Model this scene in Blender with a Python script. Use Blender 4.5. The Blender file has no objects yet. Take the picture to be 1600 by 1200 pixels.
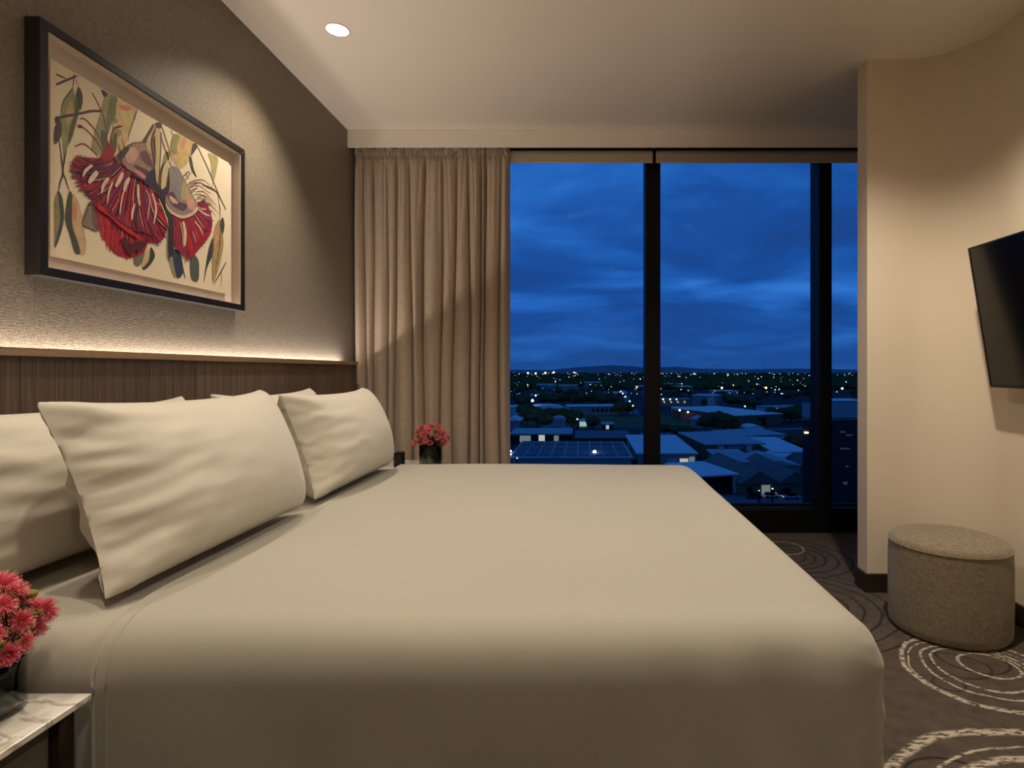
import bpy, bmesh, math, random
import numpy as np
from mathutils import Vector, Matrix, noise

random.seed(7)
sc = bpy.context.scene
C = sc.collection
PI = math.pi

# ------------------------------------------------------------------ camera
F = 900.0                      # focal length in pixels of the 1600 px wide frame
CX, CY, EYE = 911.0, 580.0, 1.11
cam_d = bpy.data.cameras.new('camera')
cam_d.sensor_width = 36.0
cam_d.lens = F / 1600.0 * 36.0
cam_d.shift_x = -(CX - 800.0) / 1600.0
cam_d.shift_y = (CY - 600.0) / 1600.0
cam_d.clip_start = 0.02
cam_d.clip_end = 20000
cam = bpy.data.objects.new('camera', cam_d)
C.objects.link(cam)
cam.location = (0, 0, EYE)
cam.rotation_euler = (PI / 2, 0, 0)
sc.camera = cam

# ------------------------------------------------------------------ colour management
sc.view_settings.view_transform = 'Standard'
sc.view_settings.look = 'None'
sc.view_settings.gamma = 1.0
sc.view_settings.exposure = 0.0
sc.view_settings.use_curve_mapping = False
sc.cycles.use_denoising = True
sc.cycles.max_bounces = 10
sc.cycles.diffuse_bounces = 6
sc.cycles.sample_clamp_indirect = 4.0
sc.cycles.caustics_reflective = False
sc.cycles.caustics_refractive = False

# lamp strengths (W) and colours
WARM = (1.0, 0.86, 0.67)
STRIP_COL = (1.0, 0.86, 0.73)
STRIP_E = 116.0
AIMED = {0: (-1.27, 2.51, 1.15)}      # the visible lamp is tilted towards the picture
SPOTS = [  # x, y, watts, cone degrees, blend, label; all but the first are unseen, added to light the room
    (-1.13, 2.65, 82, 108, 0.75, 'small round white downlight glowing in the ceiling near the curtain'),
    (-1.13, 0.85, 40, 112, 0.8, 'unseen round white downlight in the ceiling above the near nightstand'),
    (-0.42, 0.72, 58, 116, 0.9, 'unseen round white downlight in the ceiling between the near nightstand and the television wall'),
    (-0.10, 2.28, 30, 124, 0.6, 'unseen round white fill downlight added in the ceiling above the middle of the bed'),  # unseen fill lamp, added to brighten the lower curtain
    (1.14, 1.92, 146, 128, 0.75, 'unseen round white downlight in the ceiling beside the television wall'),
    (0.45, -0.70, 46, 150, 0.8, 'unseen round white fill downlight added in the ceiling behind the near side of the bed'),  # unseen fill lamp, added behind the camera
]


def lin(c):
    return tuple(((v / 255.0) / 12.92 if v / 255.0 <= 0.04045 else ((v / 255.0 + 0.055) / 1.055) ** 2.4) for v in c)


# ------------------------------------------------------------------ world: dusk sky with soft cloud
def build_world():
    w = bpy.data.worlds.new('dusk_sky')
    sc.world = w
    w.use_nodes = True
    nt = w.node_tree
    nt.nodes.clear()
    N = nt.nodes.new
    L = nt.links.new
    out = N('ShaderNodeOutputWorld')
    bg = N('ShaderNodeBackground')
    tc = N('ShaderNodeTexCoord')
    sep = N('ShaderNodeSeparateXYZ')
    L(tc.outputs['Generated'], sep.inputs[0])
    zc = N('ShaderNodeMath'); zc.operation = 'MAXIMUM'; zc.inputs[1].default_value = 0.0
    L(sep.outputs['Z'], zc.inputs[0])
    za = N('ShaderNodeMath'); za.operation = 'ADD'; za.inputs[1].default_value = 0.16
    L(zc.outputs[0], za.inputs[0])
    dv = N('ShaderNodeVectorMath'); dv.operation = 'DIVIDE'
    cmb = N('ShaderNodeCombineXYZ')
    for i in range(3):
        L(za.outputs[0], cmb.inputs[i])
    L(tc.outputs['Generated'], dv.inputs[0])
    L(cmb.outputs[0], dv.inputs[1])
    mp = N('ShaderNodeMapping')
    mp.inputs['Location'].default_value = (3.2, 1.7, 0)
    mp.inputs['Scale'].default_value = (0.85, 1.0, 0.2)
    L(dv.outputs[0], mp.inputs[0])
    n1 = N('ShaderNodeTexNoise')
    n1.inputs['Scale'].default_value = 1.15
    n1.inputs['Detail'].default_value = 7
    n1.inputs['Roughness'].default_value = 0.52
    n1.inputs['Distortion'].default_value = 0.5
    L(mp.outputs[0], n1.inputs['Vector'])
    r = N('ShaderNodeValToRGB')
    e = r.color_ramp.elements
    e[0].position = 0.30; e[0].color = (*lin((27, 62, 122)), 1)
    e[1].position = 0.78; e[1].color = (*lin((58, 124, 206)), 1)
    a = e.new(0.47); a.color = (*lin((25, 74, 146)), 1)
    b = e.new(0.60); b.color = (*lin((36, 96, 176)), 1)
    L(n1.outputs['Fac'], r.inputs[0])
    # slightly greyer towards the horizon
    mx = N('ShaderNodeMix'); mx.data_type = 'RGBA'
    mr = N('ShaderNodeMapRange')
    mr.inputs['From Min'].default_value = 0.0
    mr.inputs['From Max'].default_value = 0.13
    mr.inputs['To Min'].default_value = 0.75
    mr.inputs['To Max'].default_value = 0.0
    L(sep.outputs['Z'], mr.inputs[0])
    L(mr.outputs[0], mx.inputs[0])
    L(r.outputs[0], mx.inputs[6])
    mx.inputs[7].default_value = (*lin((29, 70, 132)), 1)
    L(mx.outputs[2], bg.inputs['Color'])
    bg.inputs['Strength'].default_value = 1.15
    L(bg.outputs[0], out.inputs[0])


build_world()

# ================================================================== helpers
MATS = {}


def _nodes(name):
    m = bpy.data.materials.new(name)
    m.use_nodes = True
    nt = m.node_tree
    return m, nt, nt.nodes['Principled BSDF'], nt.nodes.new, nt.links.new


def mat(name, rgb, rough=0.6, var=0.10, vscale=8.0, bump=0.0, bscale=60.0, metal=0.0, spec=0.4, sheen=0.0, stretch=None, emit=None, estr=0.0, coat=0.0):
    """plain procedural material: noise-varied colour, optional bump"""
    if name in MATS:
        return MATS[name]
    m, nt, p, N, L = _nodes(name)
    base = lin(rgb)
    tc = N('ShaderNodeTexCoord')
    mp = N('ShaderNodeMapping')
    if stretch:
        mp.inputs['Scale'].default_value = stretch
    L(tc.outputs['Object'], mp.inputs[0])
    n = N('ShaderNodeTexNoise')
    n.inputs['Scale'].default_value = vscale
    n.inputs['Detail'].default_value = 5
    L(mp.outputs[0], n.inputs['Vector'])
    r = N('ShaderNodeValToRGB')
    r.color_ramp.elements[0].position = 0.3
    r.color_ramp.elements[1].position = 0.7
    r.color_ramp.elements[0].color = (*[c * (1 - var) for c in base], 1)
    r.color_ramp.elements[1].color = (*[min(1, c * (1 + var)) for c in base], 1)
    L(n.outputs['Fac'], r.inputs[0])
    L(r.outputs[0], p.inputs['Base Color'])
    p.inputs['Roughness'].default_value = rough
    p.inputs['Metallic'].default_value = metal
    p.inputs['Specular IOR Level'].default_value = spec
    p.inputs['Sheen Weight'].default_value = sheen
    p.inputs['Coat Weight'].default_value = coat
    if bump:
        n2 = N('ShaderNodeTexNoise')
        n2.inputs['Scale'].default_value = bscale
        n2.inputs['Detail'].default_value = 4
        L(mp.outputs[0], n2.inputs['Vector'])
        b = N('ShaderNodeBump')
        b.inputs['Strength'].default_value = bump
        b.inputs['Distance'].default_value = 0.01
        L(n2.outputs['Fac'], b.inputs['Height'])
        L(b.outputs[0], p.inputs['Normal'])
    if emit:
        p.inputs['Emission Color'].default_value = (*emit, 1)
        p.inputs['Emission Strength'].default_value = estr
    MATS[name] = m
    return m


def mat_weave(name, rgb, var=0.25, scale=420, rough=0.75, bump=0.35, sheen=0.2, blotch=0.08, spec=0.3, sx=1.0, sy=1.0, sz=1.0):
    """woven cloth: two crossed stretched noises + blotches"""
    m, nt, p, N, L = _nodes(name)
    base = lin(rgb)
    tc = N('ShaderNodeTexCoord')
    hs = []
    for st in ((sx * 0.15, sy * 0.15, sz), (sx, sy, sz * 0.15)):
        mp = N('ShaderNodeMapping')
        mp.inputs['Scale'].default_value = st
        L(tc.outputs['Object'], mp.inputs[0])
        n = N('ShaderNodeTexNoise')
        n.inputs['Scale'].default_value = scale
        n.inputs['Detail'].default_value = 2
        L(mp.outputs[0], n.inputs['Vector'])
        hs.append(n.outputs['Fac'])
    ad = N('ShaderNodeMath'); ad.operation = 'ADD'
    L(hs[0], ad.inputs[0]); L(hs[1], ad.inputs[1])
    mr = N('ShaderNodeMapRange')
    mr.inputs['From Min'].default_value = 0.75
    mr.inputs['From Max'].default_value = 1.25
    L(ad.outputs[0], mr.inputs[0])
    mx = N('ShaderNodeMix'); mx.data_type = 'RGBA'
    L(mr.outputs[0], mx.inputs[0])
    mx.inputs[6].default_value = (*[c * (1 - var) for c in base], 1)
    mx.inputs[7].default_value = (*[min(1, c * (1 + var)) for c in base], 1)
    nb = N('ShaderNodeTexNoise'); nb.inputs['Scale'].default_value = 3.0; nb.inputs['Detail'].default_value = 4
    L(tc.outputs['Object'], nb.inputs['Vector'])
    mr2 = N('ShaderNodeMapRange'); mr2.inputs['To Min'].default_value = 1 - blotch; mr2.inputs['To Max'].default_value = 1 + blotch
    L(nb.outputs['Fac'], mr2.inputs[0])
    sc_ = N('ShaderNodeVectorMath'); sc_.operation = 'SCALE'
    L(mx.outputs[2], sc_.inputs[0]); L(mr2.outputs[0], sc_.inputs['Scale'])
    L(sc_.outputs[0], p.inputs['Base Color'])
    b = N('ShaderNodeBump'); b.inputs['Strength'].default_value = bump; b.inputs['Distance'].default_value = 0.002
    L(ad.outputs[0], b.inputs['Height']); L(b.outputs[0], p.inputs['Normal'])
    p.inputs['Roughness'].default_value = rough
    p.inputs['Specular IOR Level'].default_value = spec
    p.inputs['Sheen Weight'].default_value = sheen
    MATS[name] = m
    return m


def mat_wood(name, dark, light, rough=0.5, scale=1.0, grain_axis='Z', spec=0.35):
    m, nt, p, N, L = _nodes(name)
    tc = N('ShaderNodeTexCoord')
    oi = N('ShaderNodeObjectInfo')
    ov = N('ShaderNodeVectorMath'); ov.operation = 'SCALE'
    cx = N('ShaderNodeCombineXYZ')
    for i in range(3):
        L(oi.outputs['Random'], cx.inputs[i])
    L(cx.outputs[0], ov.inputs[0]); ov.inputs['Scale'].default_value = 37.0
    ad = N('ShaderNodeVectorMath'); ad.operation = 'ADD'
    L(tc.outputs['Object'], ad.inputs[0]); L(ov.outputs[0], ad.inputs[1])
    mp = N('ShaderNodeMapping')
    s = {'X': (1.2, 60, 60), 'Y': (60, 1.2, 60), 'Z': (60, 60, 1.2)}[grain_axis]
    mp.inputs['Scale'].default_value = [v * scale for v in s]
    L(ad.outputs[0], mp.inputs[0])
    n = N('ShaderNodeTexNoise'); n.inputs['Scale'].default_value = 1.6; n.inputs['Detail'].default_value = 6; n.inputs['Distortion'].default_value = 0.4
    L(mp.outputs[0], n.inputs['Vector'])
    r = N('ShaderNodeValToRGB')
    r.color_ramp.elements[0].position = 0.32; r.color_ramp.elements[0].color = (*lin(dark), 1)
    r.color_ramp.elements[1].position = 0.70; r.color_ramp.elements[1].color = (*lin(light), 1)
    L(n.outputs['Fac'], r.inputs[0])
    mr = N('ShaderNodeMapRange'); mr.inputs['To Min'].default_value = 0.86; mr.inputs['To Max'].default_value = 1.14
    L(oi.outputs['Random'], mr.inputs[0])
    sv = N('ShaderNodeVectorMath'); sv.operation = 'SCALE'
    L(r.outputs[0], sv.inputs[0]); L(mr.outputs[0], sv.inputs['Scale'])
    L(sv.outputs[0], p.inputs['Base Color'])
    b = N('ShaderNodeBump'); b.inputs['Strength'].default_value = 0.12; b.inputs['Distance'].default_value = 0.003
    L(n.outputs['Fac'], b.inputs['Height']); L(b.outputs[0], p.inputs['Normal'])
    p.inputs['Roughness'].default_value = rough
    p.inputs['Specular IOR Level'].default_value = spec
    MATS[name] = m
    return m


def mat_marble(name):
    m, nt, p, N, L = _nodes(name)
    tc = N('ShaderNodeTexCoord')
    n = N('ShaderNodeTexNoise'); n.inputs['Scale'].default_value = 5.0; n.inputs['Detail'].default_value = 8; n.inputs['Distortion'].default_value = 1.6
    L(tc.outputs['Object'], n.inputs['Vector'])
    r = N('ShaderNodeValToRGB')
    e = r.color_ramp.elements
    e[0].position = 0.0; e[0].color = (*lin((226, 222, 214)), 1)
    e[1].position = 1.0; e[1].color = (*lin((226, 222, 214)), 1)
    a = e.new(0.46); a.color = (*lin((222, 217, 208)), 1)
    b = e.new(0.50); b.color = (*lin((172, 162, 150)), 1)
    c = e.new(0.53); c.color = (*lin((224, 219, 211)), 1)
    L(n.outputs['Fac'], r.inputs[0])
    L(r.outputs[0], p.inputs['Base Color'])
    p.inputs['Roughness'].default_value = 0.22
    MATS[name] = m
    return m


def mat_emit(name, rgb, strength, sample=False):
    if name in MATS:
        return MATS[name]
    m = bpy.data.materials.new(name)
    m.use_nodes = True
    nt = m.node_tree
    nt.nodes.clear()
    e = nt.nodes.new('ShaderNodeEmission')
    o = nt.nodes.new('ShaderNodeOutputMaterial')
    e.inputs[0].default_value = (*rgb, 1)
    e.inputs[1].default_value = strength
    nt.links.new(e.outputs[0], o.inputs[0])
    if not sample:
        m.cycles.emission_sampling = 'NONE'
    MATS[name] = m
    return m


def mat_pane(name, tint=(0.93, 0.97, 1.0)):
    """architectural pane: clear with a fresnel reflection"""
    m = bpy.data.materials.new(name)
    m.use_nodes = True
    nt = m.node_tree
    nt.nodes.clear()
    N, L = nt.nodes.new, nt.links.new
    o = N('ShaderNodeOutputMaterial')
    t = N('ShaderNodeBsdfTransparent'); t.inputs[0].default_value = (*tint, 1)
    g = N('ShaderNodeBsdfGlossy'); g.inputs['Roughness'].default_value = 0.0
    f = N('ShaderNodeFresnel'); f.inputs[0].default_value = 1.12
    mx = N('ShaderNodeMixShader')
    L(f.outputs[0], mx.inputs[0]); L(t.outputs[0], mx.inputs[1]); L(g.outputs[0], mx.inputs[2])
    L(mx.outputs[0], o.inputs[0])
    MATS[name] = m
    return m


class MB:
    """collects geometry, links it as ONE mesh object"""

    def __init__(s):
        s.v, s.f, s.m = [], [], []

    def add(s, vs, fs, mi=0):
        o = len(s.v)
        s.v += [tuple(p) for p in vs]
        s.f += [tuple(i + o for i in f) for f in fs]
        s.m += [mi] * len(fs)
        return s

    def box(s, x0, x1, y0, y1, z0, z1, mi=0):
        vs = [(x, y, z) for z in (z0, z1) for y in (y0, y1) for x in (x0, x1)]
        return s.add(vs, [(0, 2, 3, 1), (4, 5, 7, 6), (0, 1, 5, 4), (2, 6, 7, 3), (0, 4, 6, 2), (1, 3, 7, 5)], mi)

    def prism(s, pts, z0, z1, mi=0):
        n = len(pts)
        vs = [(x, y, z0) for x, y in pts] + [(x, y, z1) for x, y in pts]
        fs = [tuple(range(n - 1, -1, -1)), tuple(range(n, 2 * n))]
        fs += [(i, (i + 1) % n, n + (i + 1) % n, n + i) for i in range(n)]
        return s.add(vs, fs, mi)

    def hexa(s, b, t, mi=0):
        """b, t: four bottom and four top points, same winding"""
        return s.add(list(b) + list(t), [(3, 2, 1, 0), (4, 5, 6, 7), (0, 1, 5, 4), (1, 2, 6, 5), (2, 3, 7, 6), (3, 0, 4, 7)], mi)

    def lathe(s, prof, n=32, c=(0, 0, 0), mi=0, sx=1.0, sy=1.0, cap=True):
        vs, fs = [], []
        for r, z in prof:
            for k in range(n):
                a = 2 * PI * k / n
                vs.append((c[0] + r * sx * math.cos(a), c[1] + r * sy * math.sin(a), c[2] + z))
        for i in range(len(prof) - 1):
            for k in range(n):
                k2 = (k + 1) % n
                fs.append((i * n + k, i * n + k2, (i + 1) * n + k2, (i + 1) * n + k))
        if cap and prof[0][0] > 1e-6:
            fs.append(tuple(range(n - 1, -1, -1)))
        if cap and prof[-1][0] > 1e-6:
            b = (len(prof) - 1) * n
            fs.append(tuple(b + k for k in range(n)))
        return s.add(vs, fs, mi)

    def tube(s, path, r, n=8, mi=0, caps=True):
        path = [Vector(p) for p in path]
        rs = r if isinstance(r, (list, tuple)) else [r] * len(path)
        vs, fs = [], []
        up = Vector((0, 0, 1))
        for i, p in enumerate(path):
            t = (path[min(i + 1, len(path) - 1)] - path[max(i - 1, 0)]).normalized()
            a = t.cross(up)
            if a.length < 1e-3:
                a = t.cross(Vector((0, 1, 0)))
            a.normalize()
            b = t.cross(a)
            for k in range(n):
                q = 2 * PI * k / n
                vs.append(p + (a * math.cos(q) + b * math.sin(q)) * rs[i])
        for i in range(len(path) - 1):
            for k in range(n):
                k2 = (k + 1) % n
                fs.append((i * n + k, i * n + k2, (i + 1) * n + k2, (i + 1) * n + k))
        if caps:
            fs.append(tuple(range(n - 1, -1, -1)))
            b0 = (len(path) - 1) * n
            fs.append(tuple(b0 + k for k in range(n)))
        return s.add(vs, fs, mi)

    def grid(s, P, mi=0, flip=False, close=False):
        """P: rows of points"""
        r, c = len(P), len(P[0])
        vs = [p for row in P for p in row]
        fs = []
        for i in range(r - 1):
            for j in range(c if close else c - 1):
                j2 = (j + 1) % c
                q = (i * c + j, i * c + j2, (i + 1) * c + j2, (i + 1) * c + j)
                fs.append(q[::-1] if flip else q)
        return s.add(vs, fs, mi)

    def build(s, name, mats, parent=None, smooth=False, bevel=0.0, seg=2, merge=0.0, fix=True, loc=None):
        me = bpy.data.meshes.new(name)
        me.from_pydata(s.v, [], s.f)
        if not isinstance(mats, (list, tuple)):
            mats = [mats]
        for m in mats:
            me.materials.append(m)
        if len(mats) > 1:
            me.polygons.foreach_set('material_index', s.m)
        if bevel or merge or fix:
            bm = bmesh.new()
            bm.from_mesh(me)
            if merge:
                bmesh.ops.remove_doubles(bm, verts=bm.verts, dist=merge)
            if bevel:
                ed = [e for e in bm.edges if len(e.link_faces) == 2 and e.calc_face_angle(0) > 0.6]
                bmesh.ops.bevel(bm, geom=ed, offset=bevel, segments=seg, profile=0.5, affect='EDGES')
            if fix:
                bmesh.ops.recalc_face_normals(bm, faces=bm.faces)
            bm.to_mesh(me)
            bm.free()
        if smooth:
            me.polygons.foreach_set('use_smooth', [True] * len(me.polygons))
        me.update()
        o = bpy.data.objects.new(name, me)
        C.objects.link(o)
        if loc is not None:
            o.location = loc
        if parent is not None:
            o.parent = parent
        return o


def box(*a):
    return MB().box(*a)


def tag(o, label, cat, group=None, kind=None):
    o['label'] = label
    o['category'] = cat
    if group:
        o['group'] = group
    if kind:
        o['kind'] = kind
    return o


def thing(name, label, cat, loc=(0, 0, 0), group=None, rz=0.0):
    o = bpy.data.objects.new(name, None)
    o.empty_display_size = 0.1
    C.objects.link(o)
    o.location = loc
    o.rotation_euler = (0, 0, rz)
    return tag(o, label, cat, group)


def struct(o):
    o['kind'] = 'structure'
    return o


def dup(root, loc, rz=0.0, label=None, scale=None):
    def cp(o, par):
        c = o.copy()
        C.objects.link(c)
        c.parent = par
        for ch in [k for k in o.children]:
            cp(ch, c)
        return c
    r = cp(root, None)
    r.location = loc
    r.rotation_euler = (0, 0, rz)
    if scale:
        r.scale = scale
    if label:
        r['label'] = label
    return r


def at_depth(px, py, d):
    return Vector(((px - CX) * d / F, d, EYE + (CY - py) * d / F))


def at_x(px, py, x):
    """point of the photograph on the vertical plane X = x"""
    d = x * F / (px - CX)
    return Vector((x, d, EYE + (CY - py) * d / F))


def at_z(px, py, z):
    d = (EYE - z) * F / (py - CY)
    return Vector(((px - CX) * d / F, d, z))


def smooth_step(a, b, x):
    t = max(0.0, min(1.0, (x - a) / (b - a)))
    return t * t * (3 - 2 * t)


# ================================================================== room dimensions
XW = -1.533          # wallpaper surface of the headboard wall
XR = 1.91            # television wall
YP = 3.75            # pelmet front
YF = 3.95            # window frame front
H = 2.681            # ceiling
YB = -1.9            # wall behind the camera

# ------------------------------------------------------------------ materials of the room
m_ceil = mat('ceiling_paint', (240, 231, 221), rough=0.85, var=0.012, vscale=2.0, bump=0.03, bscale=150)
m_wall = mat('wall_paint', (226, 212, 192), rough=0.75, var=0.012, vscale=2.0, bump=0.05, bscale=220)
m_pelmet = mat('pelmet_paint', (242, 233, 223), rough=0.7, var=0.012)
m_paper = mat_weave('woven_wallpaper', (118, 107, 90), var=0.30, scale=330, rough=0.5, bump=0.5, sheen=0.15, blotch=0.06, spec=0.45)
m_black = mat('black_metal', (7, 7, 8), rough=0.5, var=0.1, spec=0.25)
m_skirt = mat_wood('dark_skirting_wood', (38, 30, 22), (56, 45, 34), rough=0.45, grain_axis='X')
m_headwood = mat_wood('smoked_oak', (80, 66, 54), (114, 96, 80), rough=0.48, scale=1.3)
m_headlip = mat_wood('ledge_oak', (124, 98, 72), (158, 130, 100), rough=0.5, grain_axis='Y')
m_nwood = mat_wood('dark_nightstand_oak', (42, 31, 22), (66, 50, 36), rough=0.5)
m_ngrey = mat('grey_drawer_lacquer', (96, 88, 76), rough=0.5, var=0.04)
m_marble = mat_marble('white_marble')
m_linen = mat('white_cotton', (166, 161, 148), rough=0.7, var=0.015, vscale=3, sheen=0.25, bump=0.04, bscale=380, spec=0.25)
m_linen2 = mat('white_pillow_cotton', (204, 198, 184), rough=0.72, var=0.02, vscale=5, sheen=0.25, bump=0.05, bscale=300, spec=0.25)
m_cream = mat('cream_cotton', (222, 208, 176), rough=0.75, var=0.02, vscale=5, sheen=0.2)
m_curtain = mat_weave('taupe_curtain_cloth', (186, 169, 151), var=0.16, scale=300, rough=0.8, bump=0.25, sheen=0.3, blotch=0.05, spec=0.2)
m_blind = mat_weave('grey_blind_fabric', (200, 186, 164), var=0.08, scale=300, rough=0.7, bump=0.1, blotch=0.02)
m_otto = mat_weave('grey_tweed', (134, 121, 101), var=0.34, scale=420, rough=0.85, bump=0.6, sheen=0.25, blotch=0.08, spec=0.2)
m_frame = mat('black_frame_lacquer', (24, 19, 16), rough=0.45, var=0.15, vscale=30)
m_mount = mat('mount_board', (222, 208, 196), rough=0.85, var=0.02)
m_glass = mat_pane('window_glass')
m_steel = mat('brushed_steel', (150, 148, 145), rough=0.3, metal=1.0, var=0.05)
m_white = mat('white_enamel', (232, 226, 218), rough=0.4, var=0.02)


def mat_carpet():
    m, nt, p, N, L = _nodes('swirl_carpet')
    geo = N('ShaderNodeNewGeometry')
    # wobble the position for a hand-drawn line
    nz = N('ShaderNodeTexNoise'); nz.inputs['Scale'].default_value = 5.0; nz.inputs['Detail'].default_value = 3
    L(geo.outputs['Position'], nz.inputs['Vector'])
    sb = N('ShaderNodeVectorMath'); sb.operation = 'SUBTRACT'; sb.inputs[1].default_value = (0.5, 0.5, 0.5)
    L(nz.outputs['Color'], sb.inputs[0])
    sl = N('ShaderNodeVectorMath'); sl.operation = 'SCALE'; sl.inputs['Scale'].default_value = 0.05
    L(sb.outputs[0], sl.inputs[0])
    ad = N('ShaderNodeVectorMath'); ad.operation = 'ADD'
    L(geo.outputs['Position'], ad.inputs[0]); L(sl.outputs[0], ad.inputs[1])
    fl = N('ShaderNodeVectorMath'); fl.operation = 'MULTIPLY'; fl.inputs[1].default_value = (1, 1, 0)
    L(ad.outputs[0], fl.inputs[0])

    def rings(items):
        last = None
        for (cx, cy, r, w) in items:
            d = N('ShaderNodeVectorMath'); d.operation = 'DISTANCE'
            L(fl.outputs[0], d.inputs[0]); d.inputs[1].default_value = (cx, cy, 0)
            s = N('ShaderNodeMath'); s.operation = 'SUBTRACT'; s.inputs[1].default_value = r
            L(d.outputs['Value'], s.inputs[0])
            a = N('ShaderNodeMath'); a.operation = 'ABSOLUTE'
            L(s.outputs[0], a.inputs[0])
            k = N('ShaderNodeMapRange'); k.interpolation_type = 'SMOOTHSTEP'
            k.inputs['From Min'].default_value = w * 0.25; k.inputs['From Max'].default_value = w * 0.8
            k.inputs['To Min'].default_value = 1; k.inputs['To Max'].default_value = 0
            L(a.outputs[0], k.inputs[0])
            if last is None:
                last = k.outputs[0]
            else:
                x = N('ShaderNodeMath'); x.operation = 'MAXIMUM'
                L(last, x.inputs[0]); L(k.outputs[0], x.inputs[1])
                last = x.outputs[0]
        return last
    light = [(1.48, 2.13, .270, .015), (1.48, 2.14, .198, .009), (1.49, 2.15, .165, .010), (1.53, 2.17, .10, .010),
             (1.47, 2.12, .245, .006),
             (1.30, 1.09, .690, .030), (1.30, 1.09, .560, .024), (1.31, 1.10, .600, .008), (1.27, 1.08, .40, .02),
             (1.25, 3.62, .13, .010), (0.98, 3.66, .16, .010), (1.02, 3.12, .20, .005),
             (0.9, -0.2, .5, .03), (0.9, -0.2, .38, .02), (1.7, 0.3, .3, .02), (-1.1, 0.1, .4, .03), (-1.1, 0.1, .3, .02)]
    dark = [(1.22, 3.45, .10, .012), (1.22, 3.45, .16, .012), (1.22, 3.45, .22, .014), (1.22, 3.45, .29, .014), (1.22, 3.45, .36, .012),
            (1.05, 2.75, .20, .010), (1.05, 2.75, .27, .010), (1.05, 2.75, .34, .012), (1.05, 2.75, .41, .010), (1.05, 2.75, .48, .010),
            (1.50, 2.22, .12, .010), (1.42, 2.17, .10, .008), (1.30, 2.05, .05, .006), (1.0, 1.5, .15, .01)]
    # broken brush texture
    bt = N('ShaderNodeTexNoise'); bt.inputs['Scale'].default_value = 62; bt.inputs['Detail'].default_value = 3
    mpb = N('ShaderNodeMapping'); mpb.inputs['Scale'].default_value = (0.55, 1.6, 1)
    L(geo.outputs['Position'], mpb.inputs[0]); L(mpb.outputs[0], bt.inputs['Vector'])
    bk = N('ShaderNodeMapRange'); bk.inputs['From Min'].default_value = 0.40; bk.inputs['From Max'].default_value = 0.52
    L(bt.outputs['Fac'], bk.inputs[0])

    def mul(a, b):
        x = N('ShaderNodeMath'); x.operation = 'MULTIPLY'
        L(a, x.inputs[0])
        if isinstance(b, float):
            x.inputs[1].default_value = b
        else:
            L(b, x.inputs[1])
        return x.outputs[0]
    lm = mul(rings(light), bk.outputs[0])
    dm = mul(rings(dark), 0.75)
    # pile
    pn = N('ShaderNodeTexNoise'); pn.inputs['Scale'].default_value = 260; pn.inputs['Detail'].default_value = 3
    L(geo.outputs['Position'], pn.inputs['Vector'])
    pb = N('ShaderNodeTexNoise'); pb.inputs['Scale'].default_value = 14; pb.inputs['Detail'].default_value = 6; pb.inputs['Roughness'].default_value = 0.7
    L(geo.outputs['Position'], pb.inputs['Vector'])
    r = N('ShaderNodeValToRGB')
    r.color_ramp.elements[0].position = 0.36; r.color_ramp.elements[0].color = (*lin((66, 58, 51)), 1)
    r.color_ramp.elements[1].position = 0.66; r.color_ramp.elements[1].color = (*lin((98, 88, 79)), 1)
    av = N('ShaderNodeMath'); av.operation = 'MULTIPLY_ADD'; av.inputs[1].default_value = 0.5
    L(pn.outputs['Fac'], av.inputs[0])
    hf = N('ShaderNodeMath'); hf.operation = 'MULTIPLY'; hf.inputs[1].default_value = 0.5
    L(pb.outputs['Fac'], hf.inputs[0]); L(hf.outputs[0], av.inputs[2])
    L(av.outputs[0], r.inputs[0])
    m1 = N('ShaderNodeMix'); m1.data_type = 'RGBA'
    L(dm, m1.inputs[0]); L(r.outputs[0], m1.inputs[6]); m1.inputs[7].default_value = (*lin((38, 33, 30)), 1)
    m2 = N('ShaderNodeMix'); m2.data_type = 'RGBA'
    L(lm, m2.inputs[0]); L(m1.outputs[2], m2.inputs[6]); m2.inputs[7].default_value = (*lin((186, 174, 158)), 1)
    L(m2.outputs[2], p.inputs['Base Color'])
    b = N('ShaderNodeBump'); b.inputs['Strength'].default_value = 0.6; b.inputs['Distance'].default_value = 0.004
    L(pn.outputs['Fac'], b.inputs['Height']); L(b.outputs[0], p.inputs['Normal'])
    p.inputs['Roughness'].default_value = 0.95
    p.inputs['Specular IOR Level'].default_value = 0.1
    return m


m_carpet = mat_carpet()

# ================================================================== room shell
struct(box(XW - 0.15, 2.75, YB - 0.1, 4.15, -0.12, 0.0).build('floor', m_carpet))
struct(box(XW - 0.15, 2.75, YB - 0.1, 4.15, H, H + 0.12).build('ceiling', m_ceil))

wl = struct(box(XW - 0.15, XW - 0.004, YB - 0.1, 4.15, 0, H).build('wall_left', m_wall))
ys = [YB, -1.09, -0.19, 0.71, 1.61, 2.51, 3.41, 4.10]
for a, b in zip(ys[:-1], ys[1:]):
    box(XW - 0.004, XW, a + 0.0004, b - 0.0004, 0.0, H).build('wallpaper_panel', m_paper, wl)

struct(box(XW - 0.15, 2.75, YB - 0.1, YB, 0, H).build('wall_back', m_wall))

# partition at the right with its rounded inner corner, then the television wall
arc = [(1.63 + 0.28 * math.cos(a), 2.62 + 0.28 * math.sin(a)) for a in [PI / 2 - PI / 2 * k / 60 for k in range(61)]]
face = [(1.43, 3.0), (1.43, 2.9)] + arc + [(XR, YB)]
wr = struct(MB().prism(face + [(2.75, YB), (2.75, 3.0)], 0, H).build('wall_right', m_wall))
struct(box(2.6, 2.75, 3.0, 4.15, 0, H).build('wall_alcove', m_wall))


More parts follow.
